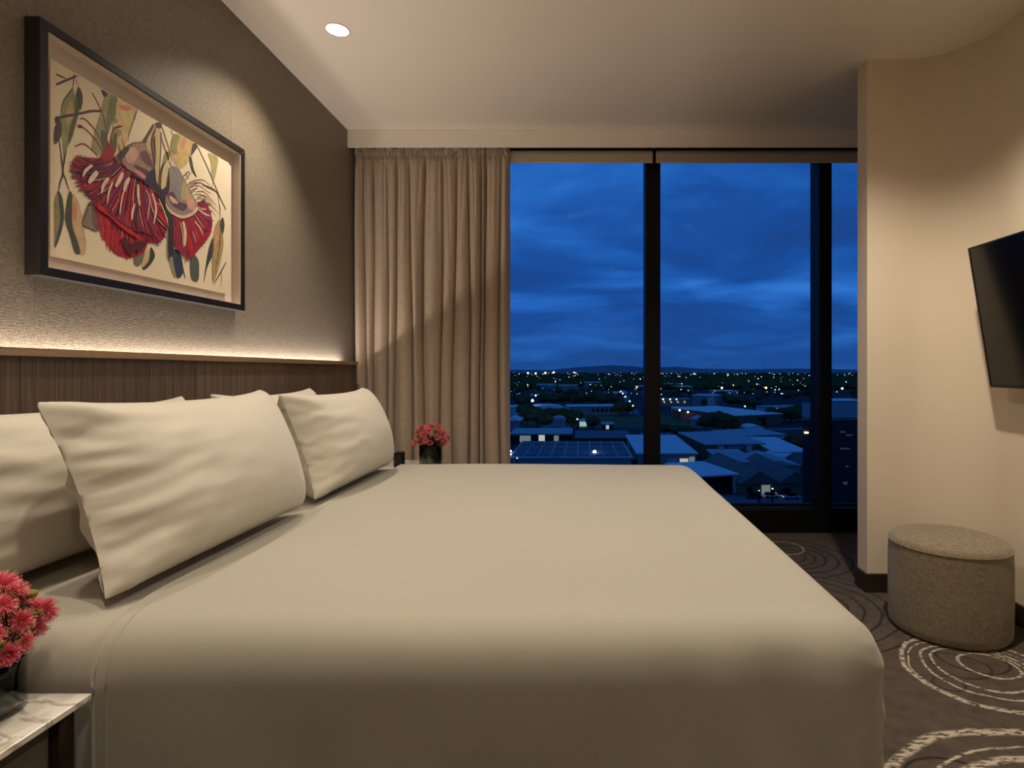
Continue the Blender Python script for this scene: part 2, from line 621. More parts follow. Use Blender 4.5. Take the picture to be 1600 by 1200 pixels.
def offset_poly(pts, d):
    out = []
    for i, p in enumerate(pts):
        a = Vector(pts[max(i - 1, 0)]); b = Vector(pts[min(i + 1, len(pts) - 1)])
        q = Vector(p)
        n1 = Vector(((q - a).y, -(q - a).x)) if i > 0 else None
        n2 = Vector(((b - q).y, -(b - q).x)) if i < len(pts) - 1 else None
        ns = [n.normalized() for n in (n1, n2) if n is not None and n.length > 1e-9]
        n = sum(ns, Vector((0, 0))).normalized()
        k = d / max(0.3, n.dot(ns[0]))
        out.append(tuple(q - n * -k))
    return out


bb = MB()
inner = face
outer = offset_poly(face, 0.014)
nb = len(face)
vs = [(x, y, z) for z in (0, 0.092) for x, y in inner] + [(x, y, z) for z in (0, 0.092) for x, y in outer]
fs = []
for i in range(nb - 1):
    fs += [(2 * nb + i, 2 * nb + i + 1, 3 * nb + i + 1, 3 * nb + i), (nb + i, nb + i + 1, 3 * nb + i + 1, 3 * nb + i)]
fs += [(0, nb, 3 * nb, 2 * nb), (nb - 1, 2 * nb - 1, 4 * nb - 1, 3 * nb - 1)]
bb.add(vs, fs)
struct(bb.build('baseboard_right', m_skirt))

# pelmet of two boards under the ceiling
pel = struct(box(XW, 2.6, YP + 0.001, YP + 0.02, 2.572, H).build('trim_1', m_pelmet))
xj = (957 - CX) * YP / F
for a, b in ((XW, xj - 0.0006), (xj + 0.0006, 2.6)):
    box(a, b, YP - 0.004, YP + 0.001, 2.568, H - 0.001).build('pelmet_board', m_pelmet, pel, bevel=0.0012)

# ------------------------------------------------------------------ window
win = struct(box(XW, 2.6, YF, 4.12, 0.0, 0.160).build('window_1', m_black, bevel=0.004))
box(XW, 2.6, YF + 0.01, 4.11, 0.160, 0.168).build('window_sill', m_black, win, bevel=0.003)
box(XW, 2.6, YF, 4.12, 2.60, H).build('head_rail', m_black, win)
mull = [(-1.533, -1.47), (-0.80, -0.70), (0.430, 0.531), (1.620, 1.707), (2.5, 2.6)]
for a, b in mull:
    box(a, b, YF, 4.11, 0.168, 2.60).build('mullion', m_black, win, bevel=0.003)
for (a, b), (c, d) in zip(mull[:-1], mull[1:]):
    box(b, c, 4.056, 4.062, 0.168, 2.60).build('pane', m_glass, win)
    box(b, c, 4.03, 4.055, 0.168, 0.184).build('glazing_bead', m_black, win)

# ------------------------------------------------------------------ roller blinds
def blind(x0, x1, label):
    t = thing('roller_blind', label, 'blind', ((x0 + x1) / 2, 3.912, 2.51), 'grey roller blinds rolled up under the pelmet')
    hw = (x1 - x0) / 2
    r = 0.038
    zc = 0.057
    prof = [(r * math.cos(a), zc + r * math.sin(a)) for a in [2 * PI * k / 24 for k in range(24)]]
    MB().grid([[(x, p[0], p[1]) for p in prof] for x in (-hw, hw)], close=True).build('fabric_roll', m_blind, t, smooth=True)
    box(-hw, hw, -r - 0.001, -r + 0.0005, 0.014, zc).build('fabric_drop', m_blind, t)
    box(-hw, hw, -r - 0.006, -r + 0.005, 0.0, 0.014).build('bottom_bar', m_blind, t, bevel=0.003)
    for s in (-1, 1):
        box(s * hw - 0.002 * s - 0.002, s * hw + 0.002, -0.036, 0.036, 0.012, 0.171).build('bracket', m_steel, t)
    return t


blind(-0.52, (1020 - CX) * 3.87 / F, 'grey fabric roller blind rolled up beside the curtain, left of the thin gap')
blind((1025 - CX) * 3.87 / F, 2.48, 'grey fabric roller blind rolled up next to the right-hand wall')

# ------------------------------------------------------------------ curtain
def curtain():
    x0, x1, y0 = -1.528, -0.490, 3.834
    z0, z1 = 0.012, 2.600
    nx, nz = 620, 70
    rnd = random.Random(5)
    # irregular fold widths
    edges = [0.0]
    while edges[-1] < 1.0:
        edges.append(edges[-1] + rnd.choice([0.030, 0.04, 0.05, 0.06, 0.075, 0.09, 0.105]))
    k = 1.0 / edges[-1]
    edges = [e * k for e in edges]
    amp = [rnd.uniform(0.5, 1.0) for _ in edges]
    drift = [rnd.uniform(-0.016, 0.016) for _ in edges]
    drift[0] = drift[-1] = 0

    def fold(u, t):
        ee = [e + d * math.sin(2.2 * t + i) for i, (e, d) in enumerate(zip(edges, drift))]
        for i in range(len(ee) - 1):
            if ee[i] <= u <= ee[i + 1] or i == len(ee) - 2:
                s = max(0.0, min(1.0, (u - ee[i]) / (ee[i + 1] - ee[i])))
                w = (edges[i + 1] - edges[i]) / 0.1
                edge = min(s, 1 - s) * (ee[i + 1] - ee[i]) * (x1 - x0)
                return amp[i] * (0.55 + 0.45 * w) * (math.sin(PI * s) ** 0.8), edge
        return 0.0, 1.0

    zs = [z0 + (z1 - z0) * (1 - (1 - k / nz) ** 1.6) for k in range(nz + 1)]
    zs += []
    rows = []
    for z in zs:
        t = (z1 - z) / (z1 - z0)
        top = smooth_step(0.075, 0.0, t)          # gathered heading
        mid = smooth_step(0.33, 0.06, t)
        row = []
        for j in range(nx + 1):
            u = j / nx
            f, edge = fold(u, t * 2)
            fine = abs(math.sin(PI * (u * 38 + 1.6 * noise.noise((u * 17, t * 22, 3))))) ** 0.8 * (0.6 + 0.7 * noise.noise((u * 21, t * 4, 5)))
            f2 = abs(math.sin(PI * (u * 26 + 0.8 * noise.noise((u * 9, t * 3, 1))))) ** 0.8
            dsp = 0.086 * f * (1 - 0.62 * top) * (1 - 0.25 * mid) + 0.016 * f2 * mid * (1 - top) + 0.022 * fine * top
            dsp += 0.004 * noise.noise((u * 30, z * 2.0, 7))
            crease = 0.020 * math.exp(-(edge / 0.006) ** 2) * (1 - top) * (0.4 if u > 0.94 else 1.0)
            pinch = crease + 0.006 * math.exp(-((t - 0.020) / 0.006) ** 2)
            x = x0 + (x1 - x0) * u + 0.006 * noise.noise((u * 6, z * 1.4, 2)) * (1 - top)
            row.append((x, y0 + 0.032 - dsp + pinch, z))
        rows.append(row)
    t = thing('curtain', 'taupe gathered full-length curtain hanging beside the window', 'curtain', (0, 0, 0))
    cut = next(i for i, z in enumerate(zs) if (z1 - z) / (z1 - z0) < 0.05)
    MB().grid(rows[:cut + 1]).build('fabric', m_curtain, t, smooth=True)
    MB().grid(rows[cut:]).build('heading', m_curtain, t, smooth=True)
    box(x0, x1, 3.825, 3.845, 2.602, 2.62).build('curtain_track', m_steel, t)


curtain()

# ------------------------------------------------------------------ headboard
XH = -1.455
hb = thing('headboard', 'dark oak plank headboard with a lit ledge running along the wall behind the bed', 'headboard', (0, 0, 0))
HY0, HY1 = 0.18, 3.70
box(XW + 0.001, XH - 0.0141, HY0, HY1, 0.0, 1.0999).build('backing', m_headwood, hb)
y = 1.599 - 0.1115 * 12
while y < HY1 - 0.01:
    a, b = max(y, HY0), min(y + 0.1115, HY1)
    if b - a > 0.01:
        o = box(-0.007, 0.007, a - (a + b) / 2 + 0.0006, b - (a + b) / 2 - 0.0006, 0, 1.1489).build('plank', m_headwood, hb, bevel=0.0012, loc=(XH - 0.007, (a + b) / 2, 0))
    y += 0.1115
box(XH - 0.014, XH + 0.012, HY0, HY1, 1.149, 1.171).build('ledge_lip', m_headlip, hb, bevel=0.001)
box(XW + 0.001, XH - 0.0141, HY0, HY1, 1.10, 1.125).build('ledge', m_headlip, hb)
strip = MB()
ny = 24
for k in range(ny):
    a = HY0 + 0.03 + (HY1 - HY0 - 0.09) * k / ny
    b = HY0 + 0.03 + (HY1 - HY0 - 0.09) * (k + 1) / ny
    strip.add([(XW + 0.006, a, 1.137), (XW + 0.020, a, 1.137), (XW + 0.020, b, 1.137), (XW + 0.006, b, 1.137)], [(0, 1, 2, 3)])
st = strip.build('light_strip', mat_emit('strip_glow', STRIP_COL, STRIP_E, sample=True), hb, fix=False)
box(XW + 0.003, XW + 0.023, HY0 + 0.03, HY1 - 0.06, 1.1251, 1.1365).build('strip_channel', m_steel, hb)

# ------------------------------------------------------------------ downlights
def downlight():
    t = thing('downlight', '', 'downlight', (0, 0, H), 'recessed ceiling downlights')
    MB().lathe([(0.049, -0.0005), (0.055, -0.0005), (0.056, -0.002), (0.054, -0.0035), (0.049, -0.0025)], 40, cap=False).build('trim_ring', m_white, t, smooth=True)
    MB().lathe([(0.0, -0.0012), (0.0495, -0.0012)], 40, cap=False).build('lens', mat_emit('lamp_face', (1.0, 0.93, 0.82), 6.0), t, fix=False)
    return t


d0 = downlight()
fittings = [d0] + [dup(d0, (0, 0, H)) for _ in SPOTS[1:]]
for k, (d, (x, y_, watt, cone, blend, lab)) in enumerate(zip(fittings, SPOTS)):
    d.location = (x, y_, H)
    d['label'] = lab
    ld = bpy.data.lights.new('spot', 'SPOT')
    ld.energy = watt
    ld.color = WARM
    ld.spot_size = math.radians(cone)
    ld.spot_blend = blend
    ld.shadow_soft_size = 0.04
    lo = bpy.data.objects.new('lamp_beam', ld)
    C.objects.link(lo)
    lo.parent = d
    lo.location = (0, 0, -0.012)
    if k in AIMED:
        lo.rotation_euler = (Vector(AIMED[k]) - Vector((x, y_, H))).to_track_quat('-Z', 'Y').to_euler()

# ================================================================== picture
def picture():
    pw, y0, y1 = 0.0, 1.579, 2.538
    xf = -1.489
    zt, zb = EYE + 0.974, EYE + 0.264
    fw = 0.026
    t = thing('framed_painting', 'black box-framed painting of a red gum blossom with leaves above the headboard', 'painting', (XW, (y0 + y1) / 2, zb))
    oy, oz = (y0 + y1) / 2, zb
    xb = XW + 0.001

    def rel(mb):
        mb.v = [(p[0] - XW, p[1] - oy, p[2] - oz) for p in mb.v]
        return mb
    def rail(pts):
        # pts: four (y, z) points of the mitred rail face
        b = [(xb, *p) for p in pts]
        f = [(xf, *p) for p in pts]
        rel(MB().hexa(b, f)).build('frame_rail', m_frame, t, bevel=0.0012)
    O = [(y0, zb), (y1, zb), (y1, zt), (y0, zt)]
    I = [(y0 + fw, zb + fw), (y1 - fw, zb + fw), (y1 - fw, zt - fw), (y0 + fw, zt - fw)]
    for i in range(4):
        j = (i + 1) % 4
        rail([O[i], O[j], I[j], I[i]])
    # white spacer walls lining the box, backing, floated paper
    xk = xf - 0.036
    sp = 0.004
    for i in range(4):
        j = (i + 1) % 4
        def ins(p, k):
            cy, cz = (y0 + y1) / 2, (zb + zt) / 2
            return (p[0] + math.copysign(k, cy - p[0]), p[1] + math.copysign(k, cz - p[1]))
        q = [I[i], I[j], ins(I[j], sp), ins(I[i], sp)]
        rel(MB().hexa([(xk, *p) for p in q], [(xf - 0.004, *p) for p in q])).build('spacer', m_mount, t)
    rel(box(xk - 0.003, xk, y0 + fw, y1 - fw, zb + fw, zt - fw)).build('backing_board', m_mount, t)
    xp = xk + 0.014
    ia, ib_, ic, id_ = 1.634, 2.459, EYE + 0.327, EYE + 0.888
    m_sheet = mat('watercolour_paper', (232, 217, 188), rough=0.8, var=0.03, vscale=6)
    rel(box(xp - 0.0025, xp, ia, ib_, ic, id_)).build('paper', m_sheet, t)

    # ---- the print: flat brush marks on the paper
    pal = {}
    cols = []
    pr = MB()
    state = {'k': 0}

    def ci(c):
        if c not in pal:
            pal[c] = len(cols)
            cols.append(mat('paint_%d_%d_%d' % c, c, rough=0.7, var=0.14, vscale=40))
        return pal[c]
    QO = {1: (70, 80), 2: (220, 150), 3: (70, 240), 4: (220, 290)}

    def P(pt, q=0):
        px, py = pt
        if q:
            px, py = QO[q][0] + px / 6.667, QO[q][1] + py / 6.667
        v = at_x(px, py, xp)
        return (max(ia + .001, min(ib_ - .001, v.y)), max(ic + .001, min(id_ - .001, v.z)))

    def lay():
        state['k'] += 1
        return xp + 0.0003 + 0.000012 * state['k']

    def smooth_loop(p, n=4):
        out = []
        m = len(p)
        for i in range(m):
            p0, p1, p2, p3 = [Vector(p[(i + k) % m]) for k in (-1, 0, 1, 2)]
            for k in range(n):
                s = k / n
                out.append(0.5 * ((2 * p1) + (p2 - p0) * s + (2 * p0 - 5 * p1 + 4 * p2 - p3) * s * s + (3 * p1 - p0 - 3 * p2 + p3) * s ** 3))
        return out

    def poly(c, pts, q=0):
        loop = smooth_loop([P(p, q) for p in pts])
        x = lay()
        bmt = bmesh.new()
        vs_ = [bmt.verts.new((x, a.x, a.y)) for a in loop]
        es = [bmt.edges.new((vs_[i], vs_[(i + 1) % len(vs_)])) for i in range(len(vs_))]
        bmesh.ops.triangle_fill(bmt, edges=es, use_beauty=True)
        bmt.verts.index_update()
        pr.add([v.co[:] for v in bmt.verts], [tuple(v.index for v in f.verts) for f in bmt.faces], ci(c))
        bmt.free()

    def stroke(c, pts, w, q=0, taper=True, jag=0.0):
        pp = [Vector(P(p, q)) for p in pts]
        # resample with catmull-rom
        fine = []
        for i in range(len(pp) - 1):
            p0 = pp[max(i - 1, 0)]; p1 = pp[i]; p2 = pp[i + 1]; p3 = pp[min(i + 2, len(pp) - 1)]
            for k in range(5):
                s = k / 5
                fine.append(0.5 * ((2 * p1) + (p2 - p0) * s + (2 * p0 - 5 * p1 + 4 * p2 - p3) * s * s + (3 * p1 - p0 - 3 * p2 + p3) * s ** 3))
        fine.append(pp[-1])
        n = len(fine)
        x = lay()
        vs_ = []
        for i, a in enumerate(fine):
            tdir = fine[min(i + 1, n - 1)] - fine[max(i - 1, 0)]
            if tdir.length < 1e-9:
                tdir = Vector((0, 1))
            tdir.normalize()
            nn = Vector((-tdir.y, tdir.x))
            s = i / (n - 1)
            ww = w * 0.5 * ((0.25 + 0.75 * math.sin(PI * min(1, 0.15 + 0.85 * s)) ** 0.6) if taper else 1.0)
            ww *= 1 + jag * random.uniform(-1, 1)
            vs_ += [(x, *(a + nn * ww)), (x, *(a - nn * ww))]
        pr.add(vs_, [(2 * i, 2 * i + 1, 2 * i + 3, 2 * i + 2) for i in range(n - 1)], ci(c))

    mm = 0.0022   # metres on the paper per photograph pixel, roughly
    DK, TW = (74, 60, 62), (84, 68, 68)
    SAGE, OLV, CRM, PNK = (152, 150, 112), (98, 96, 66), (206, 180, 128), (208, 124, 108)
    CRI, RED, MAR, MAG, WHT, PUR = (156, 34, 56), (196, 36, 44), (96, 26, 40), (152, 46, 88), (226, 204, 182), (72, 44, 74)
    NAV = (46, 40, 58)
    # leaves at the upper left
    poly(SAGE, [(290, 385), (240, 450), (185, 540), (165, 640), (165, 760), (175, 900), (205, 1180), (230, 1020), (280, 920), (330, 740), (355, 640), (345, 580), (310, 450)], 1)
    poly((196, 168, 130), [(270, 520), (230, 600), (220, 720), (240, 760), (280, 700), (300, 620)], 1)
    poly(OLV, [(300, 430), (320, 520), (350, 620), (320, 760), (275, 900), (240, 960), (260, 800), (310, 640)], 1)
    poly((88, 78, 68), [(350, 370), (385, 430), (395, 520), (370, 620), (350, 600), (325, 500), (325, 440)], 1)
    stroke(DK, [(290, 385), (240, 450), (185, 540), (165, 640)], 0.003, 1)
    stroke(TW, [(115, 350), (240, 295), (345, 255)], 0.006, 1)
    stroke(TW, [(115, 238), (220, 285)], 0.005, 1)
    stroke(DK, [(305, 235), (298, 320), (290, 390)], 0.003, 1)
    stroke(DK, [(320, 290), (350, 370)], 0.002, 1)
    stroke(TW, [(110, 705), (200, 680), (360, 650), (480, 625), (580, 625)], 0.007, 1, taper=False)
    poly(TW, [(105, 690), (160, 680), (150, 740), (115, 760)], 1)
    poly((92, 76, 72), [(100, 800), (165, 730), (170, 880), (100, 970)], 1)
    stroke(DK, [(145, 910), (170, 1080), (185, 1200)], 0.0035, 1)
    stroke(DK, [(220, 1040), (205, 1120), (195, 1200)], 0.003, 1)
    # middle leaves
    poly(SAGE, [(640, 440), (600, 540), (590, 600), (560, 700), (530, 800), (490, 950), (500, 1040), (560, 1080), (640, 1060), (650, 900), (690, 760), (740, 620), (760, 500), (690, 450)], 1)
    poly((120, 122, 88), [(690, 480), (755, 510), (740, 640), (720, 700), (690, 770), (650, 880), (635, 780), (650, 640)], 1)
    poly(DK, [(585, 400), (655, 440), (620, 480)], 1)
    poly(OLV, [(600, 820), (640, 880), (650, 1040), (610, 1060), (580, 880)], 1)
    poly(CRM, [(765, 510), (960, 610), (930, 700), (880, 860), (860, 940), (760, 1040), (730, 900), (740, 700)], 1)
    poly(PNK, [(770, 560), (900, 585), (870, 620), (790, 605)], 1)
    poly((150, 146, 104), [(720, 700), (770, 730), (710, 770), (800, 840), (760, 900), (700, 900)], 1)
    poly(OLV, [(710, 880), (750, 860), (740, 1040), (700, 1060)], 1)
    stroke((112, 102, 78), [(955, 610), (930, 700), (880, 850), (865, 930)], 0.006, 1, jag=0.3)
    # red filaments standing up
    for pts in ([(490, 430), (560, 560), (610, 690), (645, 900), (660, 1100)], [(360, 705), (420, 710), (520, 820), (610, 990), (680, 1120)],
                [(345, 780), (420, 810), (530, 930), (620, 1080), (680, 1160)], [(310, 995), (400, 965), (490, 1030), (560, 1110)],
                [(810, 780), (730, 800), (690, 880), (670, 1040)], [(640, 900), (700, 1080)], [(690, 900), (700, 1000), (730, 1160)],
                [(540, 940), (610, 1060)], [(800, 910), (850, 1080), (880, 1180)], [(760, 960), (800, 1100), (830, 1190)]):
        stroke((132, 48, 52), pts, 0.0042, 1)
    poly((120, 36, 44), [(345, 765), (390, 775), (385, 800), (345, 795)], 1)
    poly((120, 36, 44), [(760, 775), (810, 780), (770, 800), (730, 805)], 1)
    poly(CRI, [(650, 1000), (700, 960), (730, 1120), (800, 1200), (640, 1200), (560, 1130)], 1)
    # leaves in the upper right
    poly((200, 170, 114), [(355, 390), (470, 440), (540, 490), (520, 620), (470, 720), (410, 755), (370, 720), (340, 620), (310, 520)], 2)
    poly((146, 140, 90), [(340, 400), (410, 420), (380, 500), (375, 600), (330, 600), (308, 520)], 2)
    poly((204, 132, 108), [(420, 470), (470, 445), (440, 560)], 2)
    poly(DK, [(540, 495), (590, 520), (550, 590), (520, 620)], 2)
    poly((66, 60, 58), [(500, 640), (525, 640), (550, 760), (582, 845), (530, 780)], 2)
    poly((168, 158, 108), [(700, 595), (800, 640), (790, 760), (760, 880), (735, 840), (730, 700)], 2)
    stroke(DK, [(590, 525), (700, 760), (800, 1000), (885, 1190)], 0.0055, 2)
    stroke(DK, [(800, 1000), (822, 1200)], 0.003, 2)
    stroke(DK, [(760, 880), (735, 960), (730, 980)], 0.002, 2)
    stroke(DK, [(310, 350), (340, 420)], 0.003, 2)
    poly((146, 140, 96), [(250, 600), (300, 590), (260, 780), (230, 880), (215, 760)], 2)
    # hanging leaves at the lower left
    poly((146, 134, 98), [(130, 400), (165, 420), (190, 520), (195, 700), (150, 880), (105, 980), (100, 900), (100, 640), (100, 500)], 3)
    poly((72, 82, 78), [(130, 395), (165, 420), (190, 520), (195, 700), (150, 880), (105, 980), (110, 900), (155, 700), (150, 560)], 3)
    poly((204, 172, 132), [(285, 430), (340, 490), (385, 640), (420, 860), (430, 960), (410, 1050), (360, 1030), (340, 900), (290, 760)], 3)
    poly((204, 136, 116), [(290, 500), (330, 600), (320, 700), (285, 650)], 3)
    poly((76, 80, 64), [(250, 400), (285, 430), (280, 560), (285, 760), (350, 950), (365, 1040), (310, 1030), (260, 860), (210, 700), (215, 580)], 3)
    stroke(DK, [(165, 0), (185, 200), (160, 290), (140, 390)], 0.0045, 3)
    stroke(DK, [(210, 0), (187, 180), (215, 270), (255, 395)], 0.0045, 3)
    poly((140, 120, 110), [(455, 510), (510, 530), (560, 640), (545, 810), (470, 790), (380, 735)], 3)
    poly((112, 94, 86), [(480, 560), (510, 540), (560, 640), (545, 800), (500, 720)], 3)
    stroke(DK, [(380, 735), (440, 590), (455, 510)], 0.003, 3)
    stroke(DK, [(385, 742), (460, 780), (545, 815)], 0.004, 3)
    # leaves along the bottom
    poly((112, 110, 90), [(930, 1060), (1030, 1020), (1020, 1100), (980, 1170), (930, 1150)], 3)
    poly((206, 182, 132), [(20, 760), (60, 680), (110, 650), (90, 760), (40, 840), (10, 850)], 4)
    poly((62, 62, 62), [(100, 640), (145, 720), (115, 800), (50, 870), (15, 860), (80, 780)], 4)
    poly((148, 146, 116), [(280, 740), (330, 760), (370, 930), (340, 940)], 4)
    poly((54, 60, 88), [(330, 690), (400, 690), (440, 860), (415, 950), (365, 940)], 4)
    stroke(DK, [(430, 830), (445, 900), (460, 965)], 0.005, 4)
    poly((84, 92, 86), [(520, 700), (590, 760), (605, 850), (595, 990), (530, 980), (510, 850)], 4)
    poly((172, 146, 100), [(820, 350), (770, 430), (750, 600), (740, 800), (745, 1000), (780, 950), (830, 780), (860, 600), (840, 420)], 4)
    poly((206, 140, 112), [(790, 450), (765, 560), (768, 660), (800, 600), (805, 500)], 4)
    poly((120, 116, 68), [(820, 400), (835, 560), (810, 740), (770, 900), (800, 700), (815, 540)], 4)
    poly((66, 66, 66), [(850, 330), (870, 410), (850, 510), (822, 400)], 4)
    poly((64, 66, 70), [(752, 540), (745, 720), (690, 850), (655, 1010), (680, 800), (710, 640)], 4)
    stroke(DK, [(820, 200), (825, 280), (820, 350)], 0.003, 4)
    stroke(TW, [(885, 800), (820, 920), (755, 1030)], 0.006, 4)
    stroke(DK, [(835, 890), (838, 970), (835, 1050)], 0.002, 4)
    stroke(DK, [(640, -10), (760, 40), (820, 120), (885, 250)], 0.005, 4)

    # blossom bodies, then bundles of filaments
    def interp(pts, s):
        s = max(0, min(0.9999, s)) * (len(pts) - 1)
        i = int(s)
        a, b = Vector(pts[i]), Vector(pts[i + 1])
        return a + (b - a) * (s - i)

    def fan(roots, tips, n, pal_, w0, w1, bow=5, reach=(0.75, 1.04)):
        for k in range(n):
            s = (k + random.random()) / n
            a = interp(roots, s)
            b = interp(tips, s)
            r1 = random.uniform(*reach)
            r0 = random.choice([0.0, 0.0, 0.1, 0.3, 0.45])
            p = a + (b - a) * r0
            e = a + (b - a) * r1
            dirn = (b - a)
            nrm = Vector((-dirn.y, dirn.x)).normalized() * bow * (0.5 - s) * 2.0
            m1 = p + (e - p) * 0.4 - nrm
            m2 = p + (e - p) * 0.75 - nrm * 0.7
            c = random.choice(pal_)
            stroke(c, [p, m1, m2, e], random.uniform(w0, w1) * mm, jag=0.15)
    # lower tuft
    poly(CRI, [(150, 322), (165, 330), (200, 352), (228, 372), (226, 392), (210, 402), (192, 402), (176, 394), (162, 372), (153, 352)])
    fan([(152, 328), (170, 340), (190, 350), (205, 362), (220, 372)], [(152, 362), (166, 388), (178, 400), (196, 405), (212, 402), (228, 392)], 60, [RED, RED, RED, CRI, CRI, MAR, MAG, (150, 30, 40), (214, 120, 120)], 1.4, 3.6, 2)
    # big left tuft
    R1 = [(178, 252), (186, 258), (196, 266), (204, 272), (216, 282), (228, 292), (238, 298)]
    T1 = [(110, 238), (107, 262), (118, 290), (134, 312), (152, 330), (176, 350), (196, 364), (216, 372), (240, 384), (256, 378), (264, 352), (256, 320)]
    poly(CRI, [(180, 252), (120, 246), (116, 262), (124, 288), (140, 308), (156, 330), (180, 352), (210, 370), (238, 380), (254, 374), (260, 352), (254, 322), (238, 296), (205, 272)])
    poly(PUR, [(122, 272), (138, 268), (150, 306), (142, 312), (128, 296)])
    fan(R1, T1, 170, [CRI, CRI, RED, MAR, MAG, MAG, (120, 36, 60), PUR, (130, 30, 50)], 1.8, 5.2, 9)
    fan(R1, T1, 8, [WHT, (214, 160, 150), (196, 180, 170)], 1.2, 2.6, 9, (0.5, 0.88))
    fan(R1, T1, 40, [MAR, MAG, PUR, RED, (110, 30, 60)], 1.5, 3.0, 9, (0.6, 0.95))
    stroke(RED, [(150, 322), (168, 334), (186, 350), (204, 364), (216, 372)], 0.018, jag=0.3)
    stroke(MAR, [(162, 328), (182, 344), (200, 356), (222, 362), (240, 372)], 0.008, jag=0.3)
    stroke((84, 22, 36), [(190, 372), (200, 388), (214, 384), (226, 380)], 0.03, jag=0.3)
    # pale highlights drawn as long petals
    for pts, w in (([(214, 288), (214, 305), (216, 322)], 5), ([(208, 318), (205, 332), (204, 344)], 4), ([(190, 270), (184, 282), (178, 292)], 6),
                   ([(200, 278), (194, 290), (192, 300)], 6), ([(168, 278), (160, 288), (156, 302)], 5), ([(150, 268), (142, 278), (136, 286)], 7),
                   ([(142, 258), (132, 266), (127, 276)], 4), ([(236, 302), (242, 326), (238, 350)], 4), ([(246, 310), (256, 334), (264, 362)], 2.4),
                   ([(174, 284), (168, 300), (165, 318)], 3), ([(191, 300), (187, 318), (185, 335)], 2.4), ([(226, 296), (232, 312), (228, 345)], 2)):
        stroke(WHT, pts, w * mm)
    # right tuft
    poly(CRI, [(268, 338), (285, 342), (300, 336), (308, 322), (322, 322), (330, 345), (326, 368), (310, 388), (296, 404), (284, 396), (270, 380)])
    R2 = [(268, 340), (280, 342), (292, 340), (302, 334), (308, 324), (306, 316)]
    T2 = [(268, 384), (280, 396), (292, 406), (304, 390), (318, 382), (328, 362), (332, 344), (326, 322), (318, 306)]
    fan(R2, T2, 80, [CRI, CRI, RED, MAR, MAG, (120, 36, 60), (150, 30, 50)], 1.6, 4.2, 3)
    fan(R2, T2, 5, [WHT, (214, 160, 150)], 1.6, 3.0, 3, (0.6, 0.9))
    stroke(WHT, [(284, 346), (287, 365), (286, 385)], 7 * mm)
    stroke(WHT, [(302, 346), (310, 356), (315, 368)], 3 * mm)
    # curled filaments at the right
    for pts in ([(440, 830), (480, 790), (510, 820)], [(470, 870), (495, 800)], [(480, 910), (560, 880), (640, 880), (710, 940)], [(490, 945), (600, 905), (690, 960), (760, 1000)],
                [(500, 985), (570, 960), (560, 930)], [(560, 1000), (640, 1000), (720, 1080), (780, 1160)], [(570, 1060), (650, 1040), (745, 1135)],
                [(590, 1120), (640, 1090), (700, 1190)], [(600, 1150), (690, 1120), (800, 1230)]):
        stroke((112, 50, 58), pts, 0.0045, 2)
    # gumnut caps and their stalks
    poly((160, 126, 116), [(241, 192), (226, 222), (203, 226), (190, 240), (188, 252), (195, 262), (210, 272), (226, 284), (237, 280), (238, 262), (236, 240), (234, 225), (240, 210), (248, 200)])
    poly((198, 172, 130), [(241, 192), (232, 208), (226, 222), (230, 236), (235, 240), (234, 225), (240, 210), (246, 200)])
    poly((104, 72, 76), [(216, 240), (226, 236), (234, 252), (236, 262), (222, 254)])
    poly((92, 58, 70), [(206, 258), (220, 262), (236, 272), (236, 282), (218, 272)])
    poly((206, 128, 132), [(208, 264), (222, 272), (232, 284), (216, 278)])
    poly((204, 164, 148), [(194, 238), (206, 230), (214, 240), (206, 254), (196, 252)])
    stroke(DK, [(186, 248), (195, 232), (205, 224), (220, 222), (228, 214), (240, 194)], 0.004)
    stroke((70, 46, 62), [(244, 194), (236, 212), (234, 228), (238, 256), (238, 292)], 0.008)
    poly((200, 176, 136), [(240, 205), (247, 203), (246, 250), (242, 290), (238, 286), (241, 250)])
    stroke((92, 66, 64), [(249, 206), (248, 240), (245, 285)], 0.006)
    stroke((172, 152, 118), [(250, 198), (260, 228), (272, 262)], 0.011)
    stroke(DK, [(251, 200), (262, 236), (266, 256)], 0.004)
    poly(DK, [(240, 192), (249, 192), (250, 200), (243, 200)])
    poly((206, 190, 150), [(252, 262), (262, 250), (258, 280), (253, 292), (249, 290)])
    poly((150, 126, 124), [(262, 262), (275, 262), (284, 278), (295, 300), (303, 315), (307, 325), (300, 335), (285, 341), (270, 337), (258, 325), (255, 310), (262, 295)])
    poly((136, 132, 134), [(262, 264), (275, 263), (283, 278), (284, 298), (276, 312), (268, 300), (263, 284)])
    poly((176, 162, 120), [(284, 282), (292, 298), (288, 312), (280, 308)])
    poly((206, 152, 136), [(292, 302), (302, 316), (300, 328), (290, 322)])
    poly((96, 66, 84), [(258, 304), (268, 300), (276, 314), (290, 320), (284, 330), (268, 322)])
    poly((212, 176, 152), [(262, 306), (270, 310), (276, 318), (266, 316)])
    stroke((216, 192, 160), [(256, 320), (266, 332), (282, 339), (298, 334), (307, 324)], 0.011, taper=False)
    stroke(DK, [(276, 264), (286, 282), (300, 308), (308, 326), (298, 338), (280, 343)], 0.003)
    # dark hollow between the two blossoms
    poly(NAV, [(238, 262), (242, 284), (252, 296), (262, 286), (258, 300), (256, 318), (262, 334), (268, 344), (268, 396), (262, 396), (262, 352), (254, 322), (246, 306), (236, 292), (222, 284)])
    stroke(NAV, [(204, 272), (222, 282), (238, 292)], 0.010)
    poly((66, 58, 62), [(740, 1090), (850, 990), (850, 1040), (770, 1140)], 1)
    o = rel(pr).build('print', cols, t, fix=False)
    o['label'] = 'painted red blossom, gumnuts and leaves'


picture()

